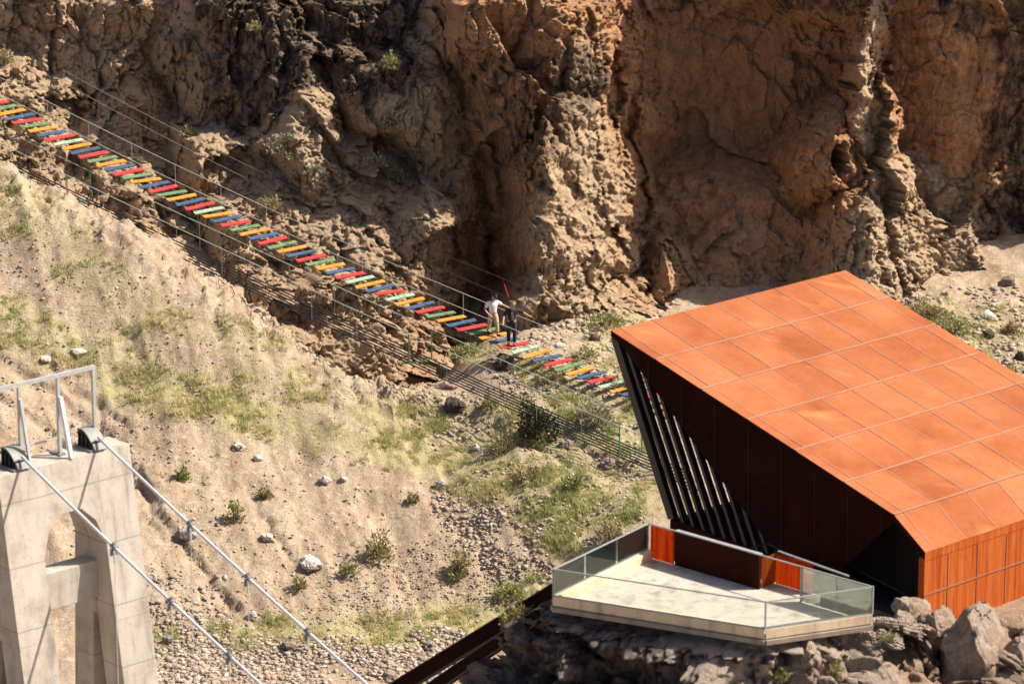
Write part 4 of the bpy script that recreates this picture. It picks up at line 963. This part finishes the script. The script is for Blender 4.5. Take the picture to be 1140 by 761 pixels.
    for s in 'lr':
        an, to = np.array(g('an' + s)), np.array(g('toe' + s)); hl = an - (to - an) * .3; hl[2] = to[2]
        skin_mesh('shoe', {'heel': (tuple(hl), .052), 'mid': (tuple((hl + to) / 2 + z_(.012)), .055), 'toe': (tuple(to), .048)}, [('heel', 'mid'), ('mid', 'toe')], M[shoe], p, 1)
    cr, hd = np.array(g('crown')), np.array(g('head'))
    skin_mesh('cap', {'low': (tuple(hd + z_(.045)), .108), 'top': (tuple(cr + z_(.012)), .085), 'brim': (tuple(hd + fdir * .15 + z_(.05)), (.06, .014))}, [('low', 'top'), ('low', 'brim')], M[capm], p, 1)
    skin_mesh('hair', {'a': (tuple(hd - fdir * .03 + z_(.0)), .098), 'b': (tuple(hd - fdir * .035 - z_(.06)), .08)}, [('a', 'b')], M['hair'], p, 1)
    return p
pb1 = bpt(50.0); pb1[2] = np.polyval(pz, 50.0) + .03
J1 = dict(pelvis=(0.0, .05, .93), spine=(-.02, .05, 1.10), chest=(-.03, .04, 1.32), neck=(.0, .0, 1.50), chin=(.03, -.03, 1.57), head=(.03, -.02, 1.655), crown=(.03, -.01, 1.73), face=(.75, -.62, -.2),
          shl=(-.21, -.02, 1.40), ell=(-.36, -.08, 1.15), wrl=(-.20, -.26, .98), pml=(-.12, -.30, .95), shr=(.16, .10, 1.41), elr=(.42, .14, 1.27), wrr=(.70, .13, 1.13), pmr=(.79, .12, 1.09),
          hipl=(-.09, .10, .90), knl=(-.16, .16, .52), anl=(-.24, .20, .16), toel=(-.10, .10, .09), hipr=(.09, .0, .90), knr=(.15, -.10, .50), anr=(.17, -.10, .09), toer=(.32, -.2, .045))
person(pb1, J1, 'person in a white short-sleeved shirt, khaki trousers and dark cap stepping along the planks', 'white_cloth', 'khaki', 'navy', 'shoe')
pb2 = bpt(52.0); pb2[2] = np.polyval(pz, 52.0) + .03; pb2 = pb2 + np.array([-.12, -.1, 0])
BULK = 1.0
J2 = dict(pelvis=(0, .05, .90), spine=(.0, .04, 1.07), chest=(.02, .0, 1.28), neck=(.03, -.05, 1.45), chin=(.03, -.10, 1.50), head=(.03, -.09, 1.585), crown=(.03, -.08, 1.66), face=(.25, -.9, -.3),
          shl=(-.17, -.03, 1.36), ell=(-.30, -.20, 1.16), wrl=(-.33, -.40, .98), pml=(-.33, -.47, .95), shr=(.21, .04, 1.36), elr=(.45, .12, 1.22), wrr=(.66, .20, 1.07), pmr=(.74, .22, 1.03),
          hipl=(-.10, .06, .87), knl=(-.12, -.06, .48), anl=(-.12, .02, .09), toel=(-.12, -.16, .045), hipr=(.10, .04, .87), knr=(.11, -.10, .47), anr=(.10, -.06, .07), toer=(.12, -.24, .03))
J2 = {k: tuple(np.array(v) * (1.10 if k != 'face' else 1)) for k, v in J2.items()}
p2_ = person(pb2, J2, 'person in black clothes with open jacket and tan cap standing on the red plank', 'black_cloth', 'navy', 'tan_cloth', 'shoe', {'sleeve': 1.0})
MB().bar((.02, -.19, 1.45), (.05, -.195, 1.12), .10, .02, (0, -1, 0)).build('shirt_front', M['grey_cloth'], None).parent = p2_
#@@NATURE
# ------------------------------------------------------------------ rocks, scree, shrubs, grass
def ground_many(px, py):
    px = np.asarray(px, float); py = np.asarray(py, float); n = len(px)
    r = FW[None] + ((px - 570) / FPX)[:, None] * RT - ((py - 380.5) / FPX)[:, None] * UP
    out = np.full(n, 46.0); done = np.zeros(n, bool)
    for y in np.arange(-3.9, 46, 0.08):
        k = (y - CAM[1]) / r[:, 1]; x = CAM[0] + r[:, 0] * k; z = CAM[2] + r[:, 2] * k
        hit = (~done) & (z < gz(x, np.full(n, y))); out[hit] = y; done |= hit
    P = CAM + r * ((out - CAM[1]) / r[:, 1])[:, None]
    P[:, 2] = gz(P[:, 0], P[:, 1]); return P, done
def ico(sub):
    bm = bmesh.new(); bmesh.ops.create_icosphere(bm, subdivisions=sub, radius=1)
    V = np.array([v.co[:] for v in bm.verts]); F = np.array([[v.index for v in f.verts] for f in bm.faces]); bm.free(); return V, F
IC1, IC2, IC4 = ico(1), ico(2), ico(5)
def boulder_mesh(size, seed, block=1.0, sub=IC4, faces=()):
    V, F = sub; off = np.array([seed * 13.7, seed * 7.1, seed * 3.3]); size = np.asarray(size, float)
    a = V / np.maximum(np.abs(V).max(1), 1e-6)[:, None]; P = (V * .5 + a * .5 * .84) * size * .5    # between a ball and a block
    g = np.random.default_rng(int(seed) + 5); m = size.min() * .5; g_ = np.cbrt(size.prod()) * .5
    P = P + (P / size) * (.30 * m * fbm(P / g_ + off, 1.1, 3, 331))[:, None]
    for k in range(int(13 + 7 * block)):                       # flat broken faces
        nv = g.normal(size=3); nv /= np.linalg.norm(nv); sup = np.abs(nv * size * .5); d0 = np.linalg.norm(sup) * g.uniform(.62, .90)
        q = P @ nv - d0; P = P - nv * (np.maximum(q, 0) * .96)[:, None]
    for nv, kf in faces:
        nv = np.asarray(nv, float); nv /= np.linalg.norm(nv); d0 = np.linalg.norm(np.abs(nv * size * .5)) * kf; q = P @ nv - d0; P = P - nv * (np.maximum(q, 0) * .96)[:, None]
    Q = P / g_; f, e = facet(Q + off, 0.55, 301, 1.0); k2, e2 = facet(Q + off, .2, 316, 1.0); k3, e3 = facet(Q + off, .08, 318, 1.0)
    N_ = P / size ** 2; N_ /= np.linalg.norm(N_, axis=1)[:, None]
    d = block * m * (0.36 * f + 0.30 * k2 + 0.30 * k3 + 0.05 * fbm(Q + off, .4, 5, 321) - 0.10 * smooth(.05, 0, e))
    return P + N_ * d[:, None], F
def rot_z(V, a):
    c, s = math.cos(a), math.sin(a); return np.stack([V[:, 0] * c - V[:, 1] * s, V[:, 0] * s + V[:, 1] * c, V[:, 2]], 1)
def boulder(name, P, size, seed, mat, lab, cat, group, sink=.3, rz=None, tilt=(0, 0), block=1.0, faces=()):
    V, F = boulder_mesh(size, seed, block, IC4, faces)
    Mx = np.array((Matrix.Rotation(tilt[0], 3, 'X') @ Matrix.Rotation(tilt[1], 3, 'Y')))
    V = rot_z(V @ Mx.T, seed * 1.7 if rz is None else rz)
    o = mesh_np(name, V, F, M[mat]); o.location = (P[0], P[1], P[2] + size[2] * (.5 - sink)); return tag(o, lab, cat, group)
PM = 27.0
BL = [  # design pixel (base), width px, height ratio, material, label
    (347, 631, 30, .55, 'pale_stone', 'large white boulder lying alone in the middle of the slope'),
    (208, 600, 21, .9, 'pale_stone', 'round white boulder right behind the far main cable'),
    (297, 601, 16, .6, 'pale_stone', 'flat pale stone uphill between the two main cables and the white boulder'),
    (362, 536, 16, .7, 'pale_stone', 'pale square stone above the middle of the bare slope'),
    (383, 535, 9, .8, 'pale_stone', 'small white stone just right of the pale square stone'),
    (266, 500, 17, .55, 'pale_stone', 'pale stone at the lower edge of the grass band, uphill from the pylon'),
    (288, 512, 12, .7, 'pale_stone', 'small pale stone right of the stone below the grass band'),
    (491, 542, 15, .9, 'pale_stone', 'upright pale stone at the top of the rubble patch'),
    (323, 722, 22, .8, 'grey_stone', 'grey boulder sitting in the grass strip at the foot of the slope'),
    (187, 716, 16, .8, 'grey_stone', 'pale brown boulder in the grass beside the right pylon leg'),
    (478, 722, 16, .8, 'grey_stone', 'grey boulder at the right end of the grass strip near the walkway beam'),
    (433, 755, 20, .6, 'grey_stone', 'tan boulder among the gravel beside the end of the walkway beam'),
    (88, 394, 22, .3, 'pale_stone', 'long flat white stone above the end of the guard frame'),
    (50, 402, 17, .4, 'pale_stone', 'short flat white stone left of the long white one above the guard frame'),
    (281, 690, 14, 1.0, 'pale_stone', 'pale upright stone seen behind a cable hanger on the lower slope'),
    (624, 386, 16, .35, 'pale_stone', 'flat pale stone beside the planks right of the walkers'),
    (662, 378, 16, .7, 'dark_stone', 'dark rock in the grass left of the pavilion roof corner'),
    (507, 456, 26, .7, 'dark_stone', 'dark broken rock under the black cables'),
    (504, 430, 22, .2, 'pink_stone', 'pinkish flat slab on the path under the black cables'),
    (692, 356, 26, .2, 'pink_stone', 'pinkish flat slab at the cliff foot behind the pavilion roof corner'),
    (1100, 376, 20, .7, 'dark_stone', 'dark rock on the rubble slope right of the pavilion roof'),
    (1053, 380, 30, .3, 'pale_stone', 'flat pale slab close to the right edge of the pavilion roof'),
    (1101, 354, 24, .45, 'pale_stone', 'low pale rock on the grass right of the cliff block'),
    (1136, 400, 18, .8, 'dark_stone', 'dark rock at the right edge of the picture above the roof'),
    (1122, 316, 22, .7, 'grey_stone', 'grey rock in the upper part of the right rubble slope'),
    (585, 358, 24, 1.5, 'grey_stone', 'upright grey rock standing behind the walker in black'),
    (560, 410, 26, .8, 'dark_stone', 'dark rock in the shade beneath the two walkers'),
    (530, 500, 14, .6, 'pale_stone', 'pale stone left of the dark shrub below the cables'),
    (676, 520, 22, .6, 'grey_stone', 'grey outcrop stone below the last green frame'),
    (630, 498, 20, .6, 'grey_stone', 'grey stone in the small bank below the dark shrub'),
]
P0, _ = ground_many([b[0] for b in BL], [b[1] for b in BL])
for i, (b, P) in enumerate(zip(BL, P0)):
    w = b[2] / PM; boulder('boulder', P, (w, w * .8, w * b[3]), i + 3, b[4], b[5], 'boulder', 'loose boulders on the slope', .32, rz=(i * 1.3) % 1.2 - .6 if b[3] > .45 else .2, tilt=(.15, .12))
# rocks standing at the end of the terrace, in front of the rusty wall
def at(px, py, y): return Py(px, py, y)
k8 = 1 / 34.0
for i, (px, py, y, w, d, h, mat, lab, tl, blk) in enumerate([
    (1092, 742, -24.2, 66, 50, 150, 'red_rock', 'tall reddish boulder with a dark varnished top, largest in front of the rusty wall', (.1, .08), .85),
    (1018, 679, -22.5, 44, 34, 22, 'red_rock', 'long tan slab lying on top of the rock pile beside the dark entrance', (.25, .30), .8),
    (1008, 694, -23.0, 36, 28, 20, 'red_rock', 'smaller tan slab below the long one at the dark entrance', (.2, .35), .8),
    (1045, 696, -23.2, 42, 30, 44, 'red_rock', 'blocky tan boulder left of the tall reddish boulder', (.15, .3), .9),
    (1146, 756, -24.3, 60, 46, 130, 'outcrop_obj', 'pale boulder cut by the right edge, beside the tall reddish boulder', (.1, -.1), 1.0),
    (908, 746, -25.2, 50, 40, 60, 'outcrop_obj', 'pale cone of crumbled rock under the terrace corner', (-.1, .25), 1.0)]):
    if 'outcrop_obj' not in M: M[mat] = rock_mat('ledge_block', (0.40, 0.315, 0.245), (0.36, 0.235, 0.16), (0.12, 0.10, 0.085), False, 3.2)
    boulder('rock_block', at(px, py, y), (w * k8 * 1.3, d * k8 * 1.35, h * k8 * 1.1), i + 60, mat, lab, 'rock', 'blocks of rock at the terrace', .5, rz=.12, tilt=(tl[0] * .4, tl[1] * .4), block=blk, faces=(((.42, -.62, .66), .42), ((-.7, -.5, .3), .6), ((.75, -.3, .5), .55)))

def stones_object(name, P, size, mat, kind='stuff', flat=.7):
    """many loose stones as one object; each gets its own shape, turn and tone"""
    V0, F0 = IC1; n = len(P); shapes = []
    for k in range(14):
        a = V0 / np.maximum(np.abs(V0).max(1), 1e-6)[:, None]; q = V0 * .5 + a * .4
        f, e = facet(q + k * 9.1, .8, 401, 1.2); shapes.append(q * (1 + .5 * f + .2 * fbm(q + k * 3.3, .5, 2, 411))[:, None])
    sh = np.array(shapes)[rng.integers(0, 14, n)]
    sx = size[:, None] * np.stack([rng.uniform(.8, 1.3, n), rng.uniform(.6, 1.0, n), rng.uniform(.4, .85, n) * flat / .7], 1)
    V = sh * (sx * .5)[:, None, :]; a = rng.uniform(0, 6.28, n); c, s = np.cos(a)[:, None], np.sin(a)[:, None]
    V = np.stack([V[..., 0] * c - V[..., 1] * s, V[..., 0] * s + V[..., 1] * c, V[..., 2]], -1) + P[:, None, :] + (np.array([0, 0, 1.0]) * (size * .12)[:, None])[:, None, :]
    F = F0[None] + (np.arange(n) * len(V0))[:, None, None]
    o = mesh_np(name, V.reshape(-1, 3), F.reshape(-1, 3), M[mat]); fattr(o, 'tone', np.repeat(rng.beta(2, 2.2, n), len(V0))); return tag(o, kind=kind)
def sample(poly, n, warp=0):
    poly = np.asarray(poly, float); lo, hi = poly.min(0), poly.max(0); q = rng.uniform(lo, hi, (n * 5, 2)); ins = poly_sd(q[:, 0], q[:, 1], poly) < warp * (rng.random(len(q)) ** 2); return q[ins][:n]
SCREE = [([(165, 722), (300, 718), (440, 716), (520, 700), (480, 761), (430, 790), (150, 790)], 5200, .07, .30), ([(480, 540), (530, 550), (600, 590), (620, 640), (560, 650), (520, 610), (480, 570)], 900, .08, .26),
         ([(400, 610), (470, 600), (560, 650), (540, 690), (420, 700), (330, 690)], 1700, .05, .15), ([(1000, 330), (1140, 320), (1150, 450), (1060, 420)], 1300, .07, .32), ([(150, 420), (470, 540), (600, 640), (520, 700), (170, 720), (120, 480)], 2600, .05, .17),
         ([(450, 440), (720, 430), (720, 580), (620, 640), (500, 520)], 1500, .06, .24), ([(540, 385), (720, 365), (730, 440), (560, 440)], 900, .06, .25), ([(0, 195), (230, 330), (420, 440), (300, 480), (0, 400)], 1300, .05, .16),
         ([(150, 640), (250, 650), (260, 720), (150, 720)], 500, .08, .28), ([(590, 345), (760, 338), (760, 365), (590, 378)], 500, .08, .35), ([(0, 420), (150, 480), (150, 640), (0, 640)], 500, .06, .2)]
pp, ss = [], []
for poly, n, s0, s1 in SCREE:
    q = sample(poly, int(n * (1.7 if s1 > .18 else 1.1)), 14); P, ok = ground_many(q[:, 0], q[:, 1]); cl_n = fbm(P, 1.1, 3, 421) + rng.normal(0, .35, len(P)); keep = ok & (cl_n > -.25)
    P = P[keep]; pp.append(P); ss.append(s0 + (s1 - s0) * rng.random(len(P)) ** 3.2)
sc_o = stones_object('scree', np.concatenate(pp), np.concatenate(ss), 'scree')
# grey gravel round the end of the terrace, lying on the promontory
q = sample([(940, 694), (975, 684), (1010, 676), (1040, 700), (1010, 722), (960, 716)], 1500); gp = []
vx, vy = project(RP)
front = (T > -.06) & (T < 3)
fx_, fy_, fp_ = vx[front], vy[front], RP[front]
for a, b in q:
    d = (fx_ - a) ** 2 + (fy_ - b) ** 2; j = np.where(d < 9)[0]
    if len(j): gp.append(fp_[j[np.argmin(fp_[j, 1])]])
if gp:
    gp = np.array(gp); M['gravel'] = M['scree']; stones_object('gravel', gp, rng.uniform(.03, .085, len(gp)), 'gravel')

def leaf_cloud(n, rad, leaf, droop=.3, shell=.45, seed=0):
    """leaf-sized faces on twigs spread through an uneven crown"""
    g = np.random.default_rng(seed); u = g.normal(size=(n, 3)); u /= np.linalg.norm(u, axis=1)[:, None]; u[:, 2] = np.abs(u[:, 2]) * .95 - .12
    lump = 1 + .62 * fbm(u * 1.0 + seed * 3.1, .6, 3, 501)
    r = (shell + (1 - shell) * g.random(n) ** .6) * lump; C_ = u * r[:, None] * np.asarray(rad)
    d = u + g.normal(0, .55, (n, 3)) + np.array([0, 0, .45]); d /= np.linalg.norm(d, axis=1)[:, None]
    s = np.cross(d, g.normal(size=(n, 3))); s /= np.linalg.norm(s, axis=1)[:, None]
    L_ = leaf * g.uniform(.6, 1.5, n)[:, None]; w = L_ * g.uniform(.22, .4, n)[:, None]
    V = np.stack([C_ - s * w * .3, C_ + d * L_ * .5 + s * w, C_ + d * L_, C_ + d * L_ * .5 - s * w], 1)
    return V.reshape(-1, 3), np.arange(n * 4).reshape(-1, 4), np.repeat(np.clip(g.normal(.5, .25, n) + .25 * (lump - 1), 0, 1), 4)
def shrub(P, w, h, mat, lab, seed, n=900, leaf=.11):
    o = empty('shrub', tuple(P), lab, 'shrub', 'shrubs on the slope and the cliff')
    V, F, tn = leaf_cloud(int(n * .8), (w * .5, w * .42, h), leaf, seed=seed); V = V + np.asarray(P) + z_(.06)
    f = mesh_np('foliage', V, F, M[mat], o); fattr(f, 'tone', tn)
    g = np.random.default_rng(seed + 99); mb = MB()
    for k in range(16):
        a = g.uniform(0, 6.28); rr = g.uniform(.2, .58) * w; hh = h * g.uniform(.4, 1.12); e = np.asarray(P) + np.array([math.cos(a) * rr, math.sin(a) * rr * .8, hh])
        mb.tube([np.asarray(P) - z_(.1), (np.asarray(P) + e) / 2 + z_(.06 * h), e], [.022, .015, .006], 5)
    mb.build('stem', M['bark'], o); return o
SH = [(597, 486, 42, 40, 'leaf_dark', 'dark green shrub below the black cables, darkest on the slope', 2800), (663, 474, 44, 26, 'leaf_grey', 'broad grey green shrub left of the last green cable frame', 1300),
      (421, 622, 30, 30, 'leaf_olive', 'ragged olive shrub in the middle of the lower slope', 900), (510, 641, 22, 24, 'leaf_olive', 'round brownish shrub in the rubble right of the ragged olive shrub', 800),
      (203, 534, 16, 13, 'leaf_green', 'small bright green tuft behind the pylon', 350), (262, 580, 18, 22, 'leaf_green', 'thin green weed left of the flat pale stone', 300), (295, 555, 15, 12, 'leaf_olive', 'small olive tuft uphill from the flat pale stone', 300),
      (566, 664, 30, 16, 'leaf_green', 'low green tuft at the foot of the slope left of the terrace corner', 500), (558, 505, 34, 20, 'leaf_olive', 'low olive shrub left of the dark green shrub', 500), (590, 535, 36, 16, 'leaf_olive', 'wide low shrub downhill from the dark green shrub', 500),
      (1032, 358, 46, 26, 'leaf_olive', 'grey olive shrub at the cliff foot beside the roof edge', 1200), (1062, 372, 34, 20, 'leaf_green', 'yellow green shrub right of the roof edge', 600), (1082, 405, 26, 16, 'leaf_olive', 'small olive tuft on the right rubble slope', 400), (1126, 372, 26, 14, 'leaf_olive', 'pale tuft near the right edge above the roof', 350),
      (700, 432, 46, 18, 'leaf_grey', 'grey shrub beside the planks just left of the raking posts', 700), (612, 428, 26, 14, 'leaf_olive', 'small tuft between the planks and the black cables', 350), (520, 398, 38, 14, 'leaf_green', 'bright green grass clump under the feet of the walker in white', 600),
      (676, 363, 44, 14, 'leaf_green', 'green clump at the cliff foot left of the roof corner', 600), (650, 400, 30, 14, 'leaf_olive', 'olive tuft above the planks near the roof corner', 350), (640, 545, 30, 18, 'leaf_green', 'green tuft on the bank above the terrace', 450), (680, 600, 34, 18, 'leaf_olive', 'low shrub behind the left glass of the terrace', 450), (545, 455, 26, 14, 'leaf_olive', 'small tuft near the black rocks under the cables', 350), (460, 560, 14, 9, 'leaf_olive', 'tiny tuft left of the rubble patch', 200), (335, 655, 14, 9, 'leaf_olive', 'tiny tuft just below the large white boulder', 200), (388, 640, 20, 12, 'leaf_green', 'small green tuft left of the ragged olive shrub', 260)]
Ps, _ = ground_many([s[0] for s in SH], [s[1] for s in SH])
for i, (s, P) in enumerate(zip(SH, Ps)): shrub(P, s[2] / PM, s[3] / PM * .95, s[4], s[5], 700 + i, s[6], .12)
# shrubs rooted on ledges of the cliff
cpx, cpy = project(CP)
def on_cliff(px, py):
    d = (cpx - px) ** 2 + (cpy - py) ** 2; j = np.where(d < 12)[0]
    if not len(j): j = [int(np.argmin(d))]
    return CP[j[np.argmin(CP[j, 1])]]
for i, (px, py, w, h, mat, lab, n) in enumerate([(317, 172, 34, 30, 'leaf_grey', 'large grey shrub on the lit cliff shoulder above the planks', 1000), (438, 72, 22, 22, 'leaf_green', 'small green bush high in the dark part of the cliff', 500), (445, 200, 24, 20, 'leaf_olive', 'olive tuft on the brow of the middle cliff', 450),
      (213, 147, 18, 14, 'leaf_olive', 'small olive tuft at the foot of the shaded gully', 300), (194, 84, 14, 10, 'leaf_green', 'tiny green tuft on the left cliff rib', 200), (282, 32, 18, 12, 'leaf_olive', 'tuft on the ledge at the top of the left cliff', 260), (438, 140, 34, 30, 'leaf_grey', 'tall grey tuft on the rough face of the middle cliff', 600), (5, 66, 22, 20, 'leaf_olive', 'tuft cut by the left edge high on the lit cliff', 300), (24, 4, 24, 14, 'leaf_olive', 'tuft at the upper left corner', 260), (1138, 296, 26, 34, 'leaf_grey', 'grey green bush at the right edge in front of the shaded cliff', 700),
      (352, 190, 20, 14, 'leaf_grey', 'small grey tuft right of the large cliff shrub', 300), (300, 228, 22, 14, 'leaf_olive', 'low tuft on the cliff just above the far handrail', 300), (420, 180, 26, 14, 'leaf_grey', 'low grey tuft left of the olive tuft on the cliff brow', 350)]):
    shrub(on_cliff(px, py) - np.array([0, .1, .05]), w / PM, h / PM * .8, mat, lab, 800 + i, n, .12)
# tufts growing on the promontory
def on_rock(px, py):
    d = (fx_ - px) ** 2 + (fy_ - py) ** 2; return fp_[int(np.argmin(d))]
for i, (px, py, w, h, mat, lab, n) in enumerate([(713, 703, 20, 26, 'leaf_straw', 'yellow grass clump growing under the front kerb of the terrace', 420), (576, 690, 34, 18, 'leaf_straw', 'yellowish tuft on the rock left of the terrace corner', 420), (868, 755, 16, 12, 'leaf_green', 'small green weed in the rocks below the terrace corner', 200), (930, 757, 12, 20, 'leaf_straw', 'thin yellow weed beside the pale cone of rock', 160), (1069, 748, 20, 14, 'leaf_green', 'green weed in the gap left of the tall reddish boulder', 260), (988, 714, 12, 9, 'leaf_green', 'tiny green weed on the gravel by the terrace end', 140), (904, 700, 10, 5, 'leaf_olive', 'tiny tuft under the right kerb', 90)]):
    shrub(on_rock(px, py) - np.array([0, .08, .05]), w / 33, h / 33, mat, lab, 900 + i, n, .10)

# grass: tufts of blades over the green parts of the slope
gq, wt = [], []
for poly, s in GREEN:
    ar = abs(sum(x0 * y1 - x1 * y0 for (x0, y0), (x1, y1) in zip(poly, poly[1:] + poly[:1]))) / 2
    gq.append(sample(poly, int(ar * .34 * s), 12))
gq = np.concatenate(gq + [rng.uniform([0, 200], [720, 720], (1500, 2))]); P, ok = ground_many(gq[:, 0], gq[:, 1])
dens = fbm(P, 1.0, 3, 601) + .5 * fbm(P, .35, 2, 607) + rng.normal(0, .25, len(P)); keep = ok & (dens > 0.02) & (P[:, 1] > 0); P = P[keep]; dn = dens[keep]
nb = 11; n = len(P); sz = (.05 + .11 * np.clip(dn, 0, 1)) * rng.uniform(.6, 1.5, n)
base = P[:, None, :] + np.stack([rng.normal(0, .06, (n, nb)), rng.normal(0, .06, (n, nb)), np.zeros((n, nb))], -1)
d = np.stack([rng.normal(0, .5, (n, nb)), rng.normal(0, .5, (n, nb)), np.ones((n, nb))], -1); d /= np.linalg.norm(d, axis=2)[..., None]
a = rng.uniform(0, 6.28, (n, nb)); s = np.stack([np.cos(a), np.sin(a), np.zeros_like(a)], -1); hh = (sz[:, None] * rng.uniform(.6, 1.4, (n, nb)))[..., None]
V = np.stack([base - s * hh * .10 - z_(.02), base + s * hh * .10 - z_(.02), base + d * hh], 2).reshape(-1, 3)
gr = mesh_np('grass', V, np.arange(len(V)).reshape(-1, 3), M['grass']); tag(gr, kind='stuff')
fattr(gr, 'tone', np.repeat(np.clip(.45 + .55 * fbm(P, 2.0, 3, 611) + rng.normal(0, .15, n), 0, 1), nb * 3))
